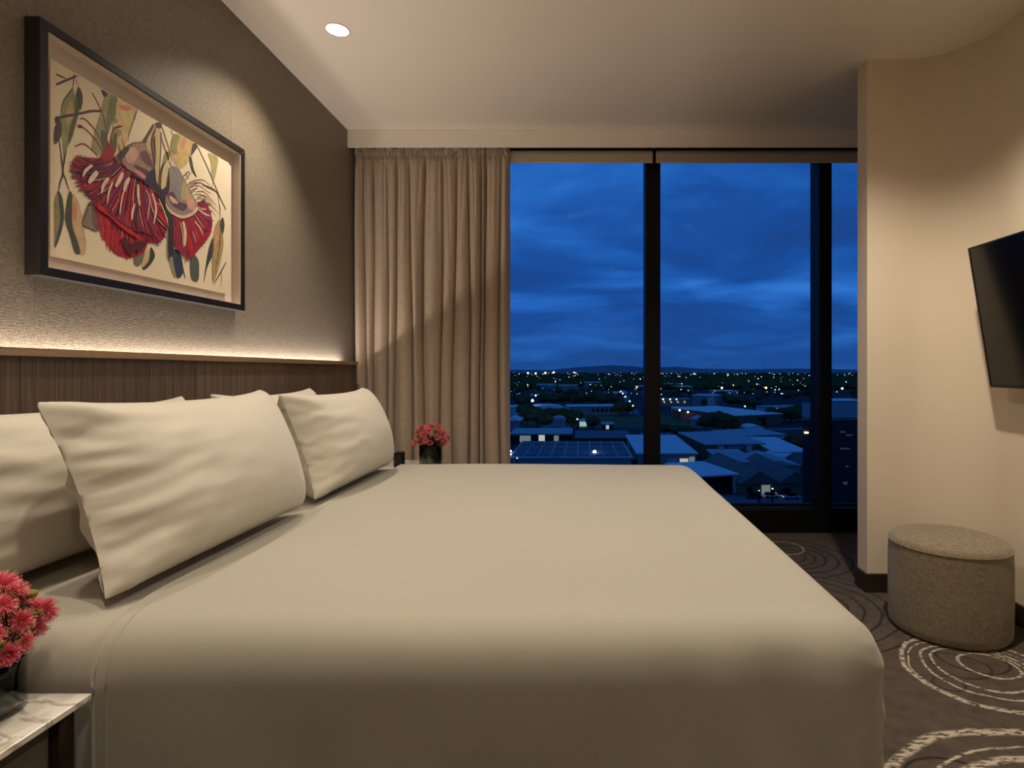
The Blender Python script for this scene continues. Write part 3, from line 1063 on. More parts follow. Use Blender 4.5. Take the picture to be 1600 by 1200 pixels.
# ================================================================== bed
BX0, BX1, BY0, BY1, BZ = XH + 0.012, 0.555, 1.0, 2.885, 0.655


def rounded_box(x0, x1, y0, y1, z0, z1, r, step, open_x0=False, rz=None):
    """five-sided rounded box (no bottom); returns rows as quads in an MB"""
    mb = MB()

    def lin_(a, b):
        n = max(2, int(round((b - a) / step)))
        return [a + (b - a) * i / n for i in range(n + 1)]
    X, Y, Z = lin_(x0, x1), lin_(y0, y1), lin_(z0, z1)
    mb.grid([[(x, y, z1) for x in X] for y in Y])
    mb.grid([[(x, y0, z) for x in X] for z in Z])
    mb.grid([[(x, y1, z) for x in X] for z in Z], flip=True)
    mb.grid([[(x1, y, z) for y in Y] for z in Z])
    if not open_x0:
        mb.grid([[(x0, y, z) for y in Y] for z in Z], flip=True)
    out = []
    for p in mb.v:
        q = Vector((min(p[0], x1 - r) if open_x0 else min(max(p[0], x0 + r), x1 - r), min(max(p[1], y0 + r), y1 - r), min(p[2], z1 - r)))
        d = Vector(p) - q
        # even out the arc spacing on the rounded edges
        n = d.length
        out.append(tuple(q + d * (r / n)) if n > 1e-9 else p)
    mb.v = out
    return mb


bed = thing('bed', 'wide bed base and mattress in a white fitted sheet, against the plank headboard', 'bed', (0, 0, 0))
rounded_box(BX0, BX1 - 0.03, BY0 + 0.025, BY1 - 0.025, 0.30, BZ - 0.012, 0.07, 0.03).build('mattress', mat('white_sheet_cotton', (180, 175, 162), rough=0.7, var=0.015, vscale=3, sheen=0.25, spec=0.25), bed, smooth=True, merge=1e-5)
box(BX0 + 0.02, BX1 - 0.06, BY0 + 0.06, BY1 - 0.06, 0.10, 0.30).build('bed_base', mat('dark_base_fabric', (60, 54, 48), rough=0.9, bump=0.2, bscale=200), bed, bevel=0.01)
for sx in (BX0 + 0.12, BX1 - 0.16):
    for sy in (BY0 + 0.16, BY1 - 0.16):
        MB().lathe([(0.022, 0), (0.028, 0.1)], 16, (sx, sy, 0)).build('leg', m_black, bed)


def fbm(p, o=4):
    return noise.fractal(p, 1.0, 2.0, o)


def duvet():
    DX = -0.885
    mb = rounded_box(DX, BX1, BY0, BY1, 0.06, BZ, 0.085, 0.02, open_x0=True)
    def disp(x, y, z):
        top = smooth_step(BZ - 0.10, BZ - 0.01, z)
        # soft undulation of the filling
        dz = 0.004 * fbm(Vector((x * 2.2, y * 2.2, 0.3)), 2) * top
        # crown near the centre, slight sag to the edges
        cx = 1 - abs((x - (DX + BX1) / 2) / ((BX1 - DX) / 2)) ** 3
        cy = 1 - abs((y - (BY0 + BY1) / 2) / ((BY1 - BY0) / 2)) ** 3
        dz += 0.010 * (max(0, cx) * max(0, cy)) * top
        dy = dx = 0.0
        near = smooth_step(BY0 + 0.14, BY0 + 0.02, y)
        foot = smooth_step(BX1 - 0.14, BX1 - 0.02, x)
        side = smooth_step(BZ - 0.02, BZ - 0.16, z)
        # drape on the near side: faint hanging folds, stronger towards the foot corner
        kx = smooth_step(-0.4, BX1, x)
        wob = x * 34 + (BZ - z) * -11 + 1.4 * noise.noise((x * 3, z * 3, 1))
        dy += -near * (0.0075 * kx ** 3 * math.sin(wob) * smooth_step(BZ + 0.01, BZ - 0.10, z) + 0.005 * fbm(Vector((x * 3, z * 2.2, 2.0)), 2))
        dx += foot * (0.002 * math.sin(y * 14 + z * 6) * side + 0.003 * fbm(Vector((y * 3, z * 3, 4.0)), 2) * side)
        # tucked corner fold at the near foot corner
        c = near * foot
        ridge = c * side * (0.55 + 0.45 * noise.noise((z * 16, 2.0, 9.0)))
        dx += ridge * 0.008 + c * 0.009 * noise.noise((z * 34, y * 30, 5)) 
        dy += c * 0.006 * noise.noise((z * 30, x * 30, 8))
        # hem end hangs a little inwards at the bottom
        dy += near * 0.012 * smooth_step(0.35, 0.0, z)
        dx += 0.035 * smooth_step(BY0 + 0.22, BY0, y) * smooth_step(-0.3, DX, x)
        return (x + dx, y + dy, z + dz)
    mb.v = [disp(*p) for p in mb.v]
    t = thing('duvet', 'smooth white duvet covering the bed and hanging over its sides', 'duvet', (0, 0, 0))
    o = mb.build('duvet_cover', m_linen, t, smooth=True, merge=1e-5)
    s = o.modifiers.new('subdivide', 'SUBSURF')
    s.levels = s.render_levels = 1
    # hem along the head end
    r = 0.085
    prof = []
    for k in range(21):
        prof.append((BY0, 0.06 + (BZ - r - 0.06) * k / 20))
    for k in range(1, 13):
        a = PI - PI / 2 * k / 12
        prof.append((BY0 + r + r * math.cos(a), BZ - r + r * math.sin(a)))
    for k in range(1, 41):
        prof.append((BY0 + r + (BY1 - BY0 - 2 * r) * k / 40, BZ))
    for k in range(1, 13):
        a = PI / 2 - PI / 2 * k / 12
        prof.append((BY1 - r + r * math.cos(a), BZ - r + r * math.sin(a)))
    prof.append((BY1, 0.3))
    MB().tube([disp(DX, yy, zz - 0.002) for yy, zz in prof], 0.0036, 8).build('hem', m_linen, t, smooth=True)
    MB().tube([disp(DX + 0.022, yy, zz) for yy, zz in prof], 0.0013, 6).build('hem_seam', m_linen, t, smooth=True)
    return t


duvet()


# ------------------------------------------------------------------ pillows: small cloth simulation
def sim_pillow(seed, Lp=0.74, Hp=0.50, tail=0.07, nu=76, nv=48, thick=0.165, steps=200):
    rng = np.random.default_rng(seed)
    Lt = Lp + tail
    u = np.linspace(0, Lt, nu)
    v = np.linspace(0, Hp, nv)
    du, dv = u[1] - u[0], v[1] - v[0]
    U, V = np.meshgrid(u, v, indexing='ij')
    P = np.zeros((2, nu, nv, 3))
    P[..., 0] = U
    P[..., 1] = V
    env = np.sin(np.clip((U - 0.0) / Lt, 0, 1) * math.pi) * np.sin(V / Hp * math.pi)
    nz = rng.normal(0, 1, (nu, nv))
    for _ in range(4):
        nz[1:-1, 1:-1] = (nz[1:-1, 1:-1] + nz[2:, 1:-1] + nz[:-2, 1:-1] + nz[1:-1, 2:] + nz[1:-1, :-2]) / 5
    P[0, ..., 2] = 0.02 * env + 0.004 * nz
    P[1, ..., 2] = -0.02 * env + 0.004 * nz
    vel = np.zeros_like(P)
    press = np.clip((U - tail * 0.7) / 0.10, 0, 1)
    hyd = 1.25 - 0.5 * V / Hp
    tgt = thick
    diag = math.hypot(du, dv)

    def con(A, s1, s2, rest, kc=0.18, ks=1.0):
        a, b = A[s1], A[s2]
        d = b - a
        l = np.linalg.norm(d, axis=-1, keepdims=True) + 1e-9
        diff = (l - rest) / l
        k = np.where(diff > 0, ks, kc) * 0.5
        c = d * diff * k
        A[s1] = a + c
        A[s2] = b - c
    S = slice
    al = S(None)
    for it in range(steps):
        # mean inner thickness drives the filling pressure
        cur = (P[0, nu // 3:, nv // 4:-nv // 4, 2] - P[1, nu // 3:, nv // 4:-nv // 4, 2]).mean()
        p = max(0.0, (tgt - cur)) * 0.02 + 0.00004
        for l, sg in ((0, 1), (1, -1)):
            A = P[l]
            gu = np.gradient(A, axis=0)
            gv = np.gradient(A, axis=1)
            n = np.cross(gu, gv)
            n /= np.linalg.norm(n, axis=-1, keepdims=True) + 1e-9
            vel[l] = vel[l] * 0.86 + sg * n * (p * press * hyd)[..., None]
        old = P.copy()
        P += vel
        for k in range(6):
            for l in (0, 1):
                A = P[l]
                con(A, (S(0, nu - 1, 2), al), (S(1, nu, 2), al), du)
                con(A, (S(1, nu - 1, 2), al), (S(2, nu, 2), al), du)
                con(A, (al, S(0, nv - 1, 2)), (al, S(1, nv, 2)), dv)
                con(A, (al, S(1, nv - 1, 2)), (al, S(2, nv, 2)), dv)
                con(A, (S(0, nu - 1), S(0, nv - 1)), (S(1, nu), S(1, nv)), diag, 0.1, 0.35)
                con(A, (S(0, nu - 1), S(1, nv)), (S(1, nu), S(0, nv - 1)), diag, 0.1, 0.35)
                con(A, (S(0, nu - 2), al), (S(2, nu), al), 2 * du, 0.02, 0.0)
                con(A, (al, S(0, nv - 2)), (al, S(2, nv)), 2 * dv, 0.02, 0.0)
            for e in ((al, 0), (al, nv - 1), (nu - 1, al), (0, al)):
                mid = (P[0][e] + P[1][e]) * 0.5
                P[0][e] = mid
                P[1][e] = mid
            # layers stay apart
            g = P[0, ..., 2] - P[1, ..., 2]
            bad = np.clip(0.004 - g, 0, None)
            bad[:, 0] = bad[:, -1] = 0
            bad[-1, :] = bad[0, :] = 0
            P[0, ..., 2] += bad * 0.5
            P[1, ..., 2] -= bad * 0.5
        vel = (P - old) * 0.9
    for l in (0, 1):
        A = P[l]
        A[1:-1, 1:-1] = A[1:-1, 1:-1] * 0.5 + 0.125 * (A[2:, 1:-1] + A[:-2, 1:-1] + A[1:-1, 2:] + A[1:-1, :-2])
    return P


PIL = [sim_pillow(3), sim_pillow(11, tail=0.05)]


def pillow(P, label, y_near, x_bot, lean, z=BZ + 0.004, yaw=0.0, flip=False, sc_=(1, 1, 1), roll=0.0, mat_=None, wrk=1.0, seed=0.0):
    """P local: u along the bed width, v up, w out of the front face"""
    t = thing('pillow', label, 'pillow', (x_bot, y_near, z), 'white pillows at the head of the bed')
    nu, nv = P.shape[1], P.shape[2]
    umid = P[0, ..., 0].max() / 2
    vmin = P[..., 1].min()
    mb = MB()
    ca, sa = math.cos(lean), math.sin(lean)
    cr, sr = math.cos(roll), math.sin(roll)
    cw, sw = math.cos(yaw), math.sin(yaw)
    zmin = 1e9
    rows2 = []
    e0 = P[0, :, 0, 1] - vmin
    e1 = P[0, :, -1, 1] - vmin
    hmax = e1.max()
    P = P.copy()
    for i in range(nu):
        lo_e, hi_e = e0[i], e1[i]
        n0, n1 = 0.12 * lo_e, hmax - 0.62 * (hmax - hi_e)
        P[:, i, :, 1] = vmin + n0 + (P[:, i, :, 1] - vmin - lo_e) * (n1 - n0) / max(hi_e - lo_e, 1e-6)
    for l, sg in ((0, 1), (1, -1)):
        for i in range(nu):
            for j in range(nv):
                a, b, w = P[l, i, j]
                s_ = j / (nv - 1)
                lv = min(s_, 1 - s_) * 2
                k = math.exp(-max(0.0, a - 0.05) / 0.16) * min(1, lv * 5) * min(1.0, i / 4)
                q = b * 46 + 2.6 * noise.noise((a * 7 + seed, b * 9, l * 3.0)) + a * 10 * (0.5 - s_)
                f = math.sin(q) * 0.55 + math.sin(q * 1.73 + 1.3) * 0.35
                f += 1.2 * noise.noise((a * 9 + seed, b * 30, 4.0))
                kb = math.exp(-b / 0.05) * min(1.0, j / 3)
                fb = noise.noise((a * 34 + seed, b * 9, 2.0))
                kt = 0.35 * min(1, lv * 3)
                ft = noise.noise((a * 6 + b * 5 + seed, b * 11 - a * 3, 6.0))
                P[l, i, j, 2] += sg * wrk * (0.0085 * k * f + 0.005 * kb * fb + 0.0035 * kt * ft)
    for l in (0, 1):
        rows = []
        for i in range(nu):
            row = []
            for j in range(nv):
                a, b, w = P[l, i, j]
                a = (2 * umid - a) if flip else a
                a, b, w = a * sc_[0], (b - vmin) * sc_[1], w * sc_[2]
                a, b = umid + (a - umid) * cr - b * sr, (a - umid) * sr + b * cr
                x, zz = w * ca - b * sa, w * sa + b * ca
                x, yy = x * cw - (a - umid) * sw, x * sw + (a - umid) * cw + umid
                zmin = min(zmin, zz)
                row.append((x, yy, zz))
            rows.append(row)
        rows2.append(rows)
    for l in (0, 1):
        rows = [[(x, y_, zz - zmin) for (x, y_, zz) in r] for r in rows2[l]]
        mb.grid(rows, flip=bool(l) != flip)
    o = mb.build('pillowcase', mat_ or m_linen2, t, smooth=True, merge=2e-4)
    s = o.modifiers.new('subdivide', 'SUBSURF')
    s.levels = s.render_levels = 1
    return t


pillow(PIL[1], 'white pillow leaning on the headboard behind the large near pillow', 1.03, -1.235, 0.20, sc_=(1.1, 0.79, 1.0), seed=3)
pillow(PIL[1], 'white pillow mostly hidden on the headboard behind the far pillow', 2.02, -1.235, 0.20, flip=True, sc_=(0.98, 0.79, 1.0), seed=9)
pillow(PIL[0], 'plump white pillow in front on the near side of the bed, its open end creased', 1.10, -0.925, 0.34, sc_=(1.0, 0.86, 1.1), seed=1)
pillow(PIL[1], 'plump white pillow in front on the window side of the bed', 1.97, -0.925, 0.33, sc_=(1.0, 0.82, 1.1), seed=5, wrk=0.7)

# ================================================================== nightstands
def nightstand(label, y0, y1):
    x0, x1 = XH + 0.014, -0.846
    zt = 0.555
    t = thing('nightstand', label, 'nightstand', (0, 0, 0), 'marble-topped nightstands either side of the bed')
    box(x0, x1, y0, y1, zt - 0.011, zt).build('marble_top', m_marble, t, bevel=0.0015)
    for a, b in ((y0 + 0.012, y0 + 0.040), (y1 - 0.040, y1 - 0.012)):
        box(x0 + 0.01, x1 - 0.020, a, b, 0.0, zt - 0.0112).build('side_panel', m_nwood, t, bevel=0.001)
    box(x0 + 0.01, x1 - 0.06, y0 + 0.040, y1 - 0.040, 0.08, 0.10).build('shelf', m_nwood, t)
    box(x0 + 0.01, x0 + 0.02, y0 + 0.040, y1 - 0.040, 0.10, zt - 0.0112).build('back_panel', m_nwood, t)
    dr = box(x1 - 0.060, x1 - 0.034, y0 + 0.043, y1 - 0.043, 0.30, zt - 0.020).build('drawer', m_ngrey, t, bevel=0.002)
    box(x1 - 0.034, x1 - 0.022, (y0 + y1) / 2 - 0.06, (y0 + y1) / 2 + 0.06, 0.50, 0.508).build('handle', m_steel, dr, bevel=0.002)
    d2 = box(x1 - 0.060, x1 - 0.034, y0 + 0.043, y1 - 0.043, 0.103, 0.297).build('drawer', m_ngrey, t, bevel=0.002)
    box(x1 - 0.034, x1 - 0.022, (y0 + y1) / 2 - 0.06, (y0 + y1) / 2 + 0.06, 0.262, 0.27).build('handle', m_steel, d2, bevel=0.002)
    return zt


ZN = nightstand('marble-topped nightstand with dark wooden sides at the near side of the bed', 0.36, 0.993)
nightstand('marble-topped nightstand hidden behind the bed on the window side', 2.92, 3.60)
t = thing('bedside_box', 'small dark upright box beside the far pillow, in front of the curtain', 'box', (-1.02, 3.2, ZN))
box(-0.022, 0.022, -0.03, 0.03, 0, 0.105).build('body', m_black, t, bevel=0.003)
box(-0.018, 0.018, -0.031, -0.0295, 0.04, 0.095).build('face', mat('dark_face', (40, 36, 32), rough=0.3), t)

# ------------------------------------------------------------------ vases with gum blossom
def mat_glass_vase():
    m, nt, p, N, L = _nodes('vase_glass')
    p.inputs['Base Color'].default_value = (0.93, 0.98, 0.95, 1)
    p.inputs['Roughness'].default_value = 0.02
    p.inputs['Transmission Weight'].default_value = 1.0
    p.inputs['IOR'].default_value = 1.45
    return m


m_vase = mat_glass_vase()
m_leaf = mat('gum_leaf_green', (44, 66, 26), rough=0.45, var=0.25, vscale=12)
m_leafd = mat('dark_leaf_lining', (58, 88, 34), rough=0.4, var=0.35, vscale=9)
m_stam = mat('pink_stamen', (236, 116, 140), rough=0.6, var=0.2, vscale=60)
m_stam2 = mat('deep_pink_stamen', (222, 84, 116), rough=0.6, var=0.2, vscale=60)
m_tip = mat('stamen_tip', (232, 170, 150), rough=0.6)
m_nut = mat('green_gumnut', (132, 128, 40), rough=0.5, var=0.2, vscale=30)
m_stem = mat('brown_twig', (86, 56, 38), rough=0.7, var=0.2, vscale=30)


def blossom_meshes(seed, mat_s):
    rnd = random.Random(seed)
    st_ = MB()
    for k in range(340):
        # stamens spray out over a bit more than a hemisphere
        z = rnd.uniform(-0.35, 1.0)
        a = rnd.uniform(0, 2 * PI)
        rr = math.sqrt(max(0, 1 - z * z))
        d = Vector((rr * math.cos(a), rr * math.sin(a), z))
        base = Vector((0.0045 * math.cos(a), 0.0045 * math.sin(a), 0.0))
        ln = rnd.uniform(0.012, 0.021)
        bend = Vector((0, 0, 0.004))
        p1 = base + d * ln * 0.55 + bend
        p2 = base + d * ln + bend * 0.6
        sd = d.cross(Vector((rnd.uniform(-1, 1), rnd.uniform(-1, 1), rnd.uniform(-1, 1)))).normalized() * 0.00042
        st_.add([base - sd, base + sd, p1 + sd, p1 - sd, p2 + sd * 0.7, p2 - sd * 0.7], [(0, 1, 2, 3), (3, 2, 4, 5)], 0)
        e = sd.normalized() * 0.0009
        e2 = d * 0.0012
        st_.add([p2 - e, p2 + e2, p2 + e, p2 - e2], [(0, 1, 2, 3)], 1)
    nut = MB().lathe([(0.0, -0.013), (0.0035, -0.012), (0.0065, -0.006), (0.0075, -0.001), (0.0055, 0.0008), (0.0045, -0.001), (0.0, -0.002)], 12)
    return st_, nut


PROTO = []
for k, ms in ((1, m_stam), (2, m_stam2), (3, m_stam)):
    a, b = blossom_meshes(k, ms)
    t0 = thing('gum_blossom', 'proto', 'flower')
    a.build('stamens', [ms, m_tip], t0, fix=False)
    b.build('gumnut_cup', m_nut, t0, smooth=True)
    PROTO.append(t0)
USED = [False] * 3


def leaf_mesh(ln, w, bend, seed):
    rnd = random.Random(seed)
    rows = []
    for i in range(11):
        s = i / 10
        ww = w * math.sin(PI * s ** 0.75) ** 0.9 + 0.0006
        x = ln * s
        zz = -bend * s * s
        rows.append([(x, -ww, zz + 0.25 * ww), (x, 0, zz), (x, ww, zz + 0.25 * ww)])
    return MB().grid(rows)


def bouquet(cx, cy, zb, h, r, seed, n, spread, zc, place, group, extra=(), lo=-0.55):
    rnd = random.Random(seed)
    v = thing('vase', 'short clear glass vase of pink gum blossom ' + place, 'vase', (cx, cy, zb), 'clear glass vases on the nightstands')
    MB().lathe([(0.0, 0.0), (r - 0.004, 0.0), (r, 0.004), (r, h - 0.001), (r - 0.0012, h), (r - 0.0024, h - 0.001), (r - 0.0026, 0.014), (r - 0.006, 0.010), (0.0, 0.010)], 48).build('glass', m_vase, v, smooth=True)
    # broad leaf rolled inside the glass
    lf = MB()
    rows = []
    for i in range(9):
        s = i / 8
        row = []
        for k in range(40):
            a = 2 * PI * k / 40
            rr = (r - 0.0050) + 0.0015 * math.sin(a * 3 + s * 4)
            zz = 0.0125 + (h - 0.026 + 0.012 * math.sin(a + seed)) * s
            row.append((rr * math.cos(a), rr * math.sin(a), zz))
        rows.append(row)
    lf.grid(rows, close=True)
    lo_ = lf.build('rolled_leaf', m_leafd, None, smooth=True, loc=(cx, cy, zb + 0.0005))
    tag(lo_, 'broad dark green leaf rolled inside the glass vase ' + place, 'leaf', 'leaves rolled inside the vases')
    top = Vector((cx, cy, zb + h))
    pos = list(extra)
    tries = 0
    while len(pos) < n and tries < 4000:
        tries += 1
        z = rnd.uniform(lo, 1.0)
        a = rnd.uniform(0, 2 * PI)
        rr = math.sqrt(1 - z * z)
        q = Vector((spread[0] * rr * math.cos(a), spread[1] * rr * math.sin(a), spread[2] * z))
        k = rnd.uniform(0.75, 1.0)
        q *= k
        if q.z + zc < zb + h + 0.012 and math.hypot(q.x, q.y) < r + 0.018:
            continue
        if all((q - p).length > 0.0235 for p in pos):
            pos.append(q)
    for i, q in enumerate(pos):
        c = Vector((cx, cy, zc))
        p = c + q
        k = rnd.randrange(3)
        t0 = PROTO[k]
        b = t0 if not USED[k] else dup(t0, (0, 0, 0))
        USED[k] = True
        dirn = (q + Vector((0, 0, 0.02))).normalized()
        b.location = p
        b.rotation_euler = dirn.to_track_quat('Z', 'Y').to_euler()
        b.scale = [rnd.uniform(0.78, 1.02)] * 3
        b['label'] = 'pink fluffy gum blossom in the vase ' + place
        b['group'] = group
        bpy.context.view_layer.update()
        # twig from the cup down into the vase
        end = Vector((cx + q.x * 0.22, cy + q.y * 0.22, zb + h - 0.012))
        mid = (p + end) * 0.5 + Vector((q.x * 0.12, q.y * 0.12, 0.004))
        inv = b.matrix_world.inverted()
        MB().tube([inv @ (p - dirn * 0.012), inv @ mid, inv @ end], [0.0013, 0.0016, 0.0018], 6).build('stem', m_stem, b, smooth=True)
    for i in range(9):
        a = rnd.uniform(0, 2 * PI)
        o = leaf_mesh(rnd.uniform(0.05, 0.085), rnd.uniform(0.009, 0.014), rnd.uniform(0.005, 0.03), i).build('gum_leaf', m_leaf, None, smooth=True, fix=False)
        el = rnd.uniform(-0.15, 0.9)
        o.location = (cx + 0.012 * math.cos(a), cy + 0.012 * math.sin(a), zb + h + rnd.uniform(0.0, 0.03))
        o.rotation_euler = (0, -el, a)
        tag(o, 'small green leaf among the pink blossom ' + place, 'leaf', 'leaves among the blossom ' + place)
    # unopened gumnuts on twigs
    for i in range(7):
        a = rnd.uniform(0, 2 * PI)
        rr = rnd.uniform(0.5, 0.95)
        p = Vector((cx + spread[0] * rr * math.cos(a), cy + spread[1] * rr * math.sin(a), zc + rnd.uniform(-0.4, 0.75) * spread[2]))
        t_ = thing('gumnut', 'small green gumnut bud among the pink blossom ' + place, 'bud', p, 'gumnut buds ' + place)
        MB().lathe([(0.0, -0.010), (0.004, -0.009), (0.0075, -0.002), (0.0085, 0.004), (0.006, 0.007), (0.0045, 0.0045), (0.0, 0.004)], 12).build('nut', m_nut, t_, smooth=True)
        e = Vector((cx, cy, zb + h - 0.01)) - p
        MB().tube([(0, 0, -0.009), tuple(e * 0.45 + Vector((e.x * -0.1, e.y * -0.1, 0))), tuple(e)], [0.0011, 0.0013, 0.0016], 6).build('stem', m_stem, t_, smooth=True)


bouquet(-0.980, 0.925, ZN, 0.095, 0.064, 4, 44, (0.090, 0.088, 0.076), ZN + 0.138, 'on the near marble nightstand', 'gum blossoms in the near vase',
        extra=[Vector((0.086, -0.01, 0.02)), Vector((0.075, -0.045, 0.015)), Vector((0.066, -0.02, 0.048)), Vector((0.084, -0.03, -0.022)), Vector((0.052, -0.055, 0.052)), Vector((0.045, -0.062, -0.040)), Vector((0.048, 0.0, 0.074))])
bouquet(-0.905, 3.42, ZN, 0.115, 0.066, 9, 40, (0.098, 0.095, 0.075), ZN + 0.165, 'beside the curtain, behind the bed', 'gum blossoms in the far vase')

# ================================================================== ottoman
t = thing('ottoman', 'round grey tweed ottoman standing against the curved wall', 'ottoman', (1.578, 2.49, 0))
R = 0.230
prof = [(R - 0.03, 0.004), (R - 0.012, 0.006), (R - 0.003, 0.018), (R, 0.04), (R + 0.002, 0.15), (R + 0.001, 0.30), (R - 0.001, 0.370)]
MB().lathe(prof, 72, cap=False).build('body', m_otto, t, smooth=True)
prof = [(R - 0.001, 0.370), (R - 0.0025, 0.376), (R - 0.007, 0.385), (R - 0.014, 0.392), (R - 0.026, 0.397), (R - 0.05, 0.401), (R - 0.11, 0.404), (0.0, 0.406)]
MB().lathe(prof, 72, cap=False).build('top_cushion', m_otto, t, smooth=True)
MB().grid([[((R + 0.0005 + 0.0016 * math.cos(b)) * math.cos(a), (R + 0.0005 + 0.0016 * math.cos(b)) * math.sin(a), 0.3705 + 0.0016 * math.sin(b)) for b in [2 * PI * k / 8 for k in range(8)]] for a in [2 * PI * k / 72 for k in range(73)]], close=True).build('piping', m_otto, t, smooth=True)
for k in range(4):
    a = PI / 4 + k * PI / 2
    MB().lathe([(0.014, 0.0), (0.014, 0.006)], 12, (0.15 * math.cos(a), 0.15 * math.sin(a), 0)).build('foot', m_black, t)

# ================================================================== television on its tilted bracket
d = 2.58
pt = at_depth(1513, 388, d)
pb = at_depth(1548, 605, d)
tv = thing('television', 'flat black television tilted down from its bracket on the right-hand wall', 'television', (pb.x, d, pb.z))
Wt = 1.10
upv = (pt - pb)
Ht = upv.length
upv.normalize()
nrm = Vector((-upv.z, 0, upv.x))            # faces the bed, slightly downwards
if nrm.x > 0:
    nrm = -nrm


def tvp(a, b, c):   # along the wall (towards the camera), up, out of the screen
    return (upv * b + nrm * c + Vector((0, -a, 0)))[:]


def tvbox(a0, a1, b0, b1, c0, c1):
    bt = [tvp(a0, b0, c0), tvp(a1, b0, c0), tvp(a1, b1, c0), tvp(a0, b1, c0)]
    tp = [tvp(a0, b0, c1), tvp(a1, b0, c1), tvp(a1, b1, c1), tvp(a0, b1, c1)]
    return MB().hexa(bt, tp)


m_bez = mat('tv_plastic', (16, 15, 15), rough=0.35, var=0.05)
m_scr = mat('tv_screen', (6, 6, 7), rough=0.16, var=0.02, spec=0.6)
tvbox(0, Wt, 0, Ht, -0.016, -0.001).build('back_cover', m_bez, tv, bevel=0.002)
for a in ((0, Wt, 0, 0.012), (0, Wt, Ht - 0.008, Ht), (0, 0.008, 0.012, Ht - 0.008), (Wt - 0.008, Wt, 0.012, Ht - 0.008)):
    tvbox(*a, -0.001, 0.003).build('bezel', m_bez, tv)
tvbox(0.008, Wt - 0.008, 0.012, Ht - 0.008, -0.001, 0.0012).build('screen', m_scr, tv)
tvbox(0.35, 0.75, 0.14, 0.48, -0.028, -0.016).build('rear_housing', m_bez, tv, bevel=0.004)
bx = MB()
bx.box(XR - 0.008 - pb.x, XR - 0.001 - pb.x, -0.70, -0.40, 0.18, 0.42)
bx.build('wall_plate', m_black, tv)
arm_a = Vector(tvp(0.55, 0.34, -0.028))
MB().tube([arm_a, (XR - 0.008 - pb.x, -0.55, arm_a.z)], 0.014, 10).build('bracket_arm', m_black, tv)
arm_b = Vector(tvp(0.55, 0.18, -0.028))
MB().tube([arm_b, (XR - 0.008 - pb.x, -0.55, arm_b.z + 0.03)], 0.012, 10).build('bracket_arm', m_black, tv)

# ================================================================== the town below the window
GZ = EYE - 32.0                      # street level: the room is on a high floor


def gnd(px, py):
    return at_z(px, py, GZ)


struct(MB().add([(-14000, 20, GZ), (14000, 20, GZ), (14000, 16000, GZ), (-14000, 16000, GZ)], [(0, 1, 2, 3)]).build('ground', mat('dark_town_ground', (64, 66, 66), rough=0.95, var=0.35, vscale=0.02, spec=0.1), fix=False))


def flat_patch(name, pts, m, dz=0.05, z=None):
    P_ = [gnd(*p) for p in pts]
    return struct(MB().prism([(p.x, p.y) for p in P_], GZ + 0.001, GZ + dz).build(name, m))


flat_patch('lawn', [(780, 668), (1085, 670), (1085, 650), (780, 649)], mat('dark_grass', (58, 92, 48), rough=0.95, var=0.3, vscale=0.05))
m_road = mat('asphalt', (112, 112, 116), rough=0.8, var=0.12, vscale=0.1)
flat_patch('road', [(1060, 788), (1420, 788), (1420, 771), (1060, 774)], m_road, 0.08)
flat_patch('road', [(984, 648), (1000, 648), (974, 606), (968, 606)], m_road, 0.08)
flat_patch('road', [(1000, 676), (1260, 668), (1260, 671), (1000, 680)], m_road, 0.08)

# low hills on the skyline
hm = MB()
ridge = [(500, 577), (700, 577), (860, 578), (900, 574), (930, 572), (955, 570.5), (985, 572), (1010, 574.5), (1040, 573.5), (1060, 573), (1090, 576), (1150, 577), (1250, 576), (1330, 577.5), (1500, 576), (1800, 577)]
rows = [[], [], []]
for px, py in ridge:
    rows[0].append((at_depth(px, py, 9000).x, 8600, GZ))
    p = at_depth(px, py, 9000)
    rows[1].append((p.x, 9000, p.z))
    rows[2].append((p.x * 1.1, 10500, GZ))
hm.grid(rows)
struct(hm.build('hills', mat('hazy_hill', (138, 140, 142), rough=1.0, var=0.05, vscale=0.002, spec=0.0), smooth=True))  # distance haze is put into the hill colour

m_brick = mat('town_brick', (150, 96, 76), rough=0.9, var=0.2, vscale=0.6)
m_brown = mat('town_brown_wall', (146, 116, 86), rough=0.9, var=0.15, vscale=0.5)
m_grey = mat('town_grey_wall', (150, 148, 146), rough=0.9, var=0.12, vscale=0.3)
m_pale = mat('town_pale_wall', (206, 204, 200), rough=0.85, var=0.08, vscale=0.3)
m_darkw = mat('town_dark_wall', (40, 40, 42), rough=0.8, var=0.2, vscale=0.3)
r_white = mat('roof_white_sheet', (246, 242, 230), rough=0.6, var=0.06, vscale=0.2)
r_mid = mat('roof_grey_sheet', (186, 184, 178), rough=0.6, var=0.12, vscale=0.2)
r_dark = mat('roof_dark_sheet', (112, 110, 110), rough=0.7, var=0.15, vscale=0.2)
r_brown = mat('roof_brown_tile', (128, 110, 98), rough=0.8, var=0.15, vscale=0.3)
m_winD = mat('town_dark_window', (22, 24, 28), rough=0.2)
m_lit = mat_emit('lit_window', (1.0, 0.93, 0.74), 0.55)
m_litg = mat_emit('lit_window_green', (0.72, 1.0, 0.76), 0.5)
m_lito = mat_emit('lit_window_orange', (1.0, 0.62, 0.22), 0.7)
m_litd = mat_emit('lit_doorway_dim', (0.75, 0.85, 0.8), 0.22)


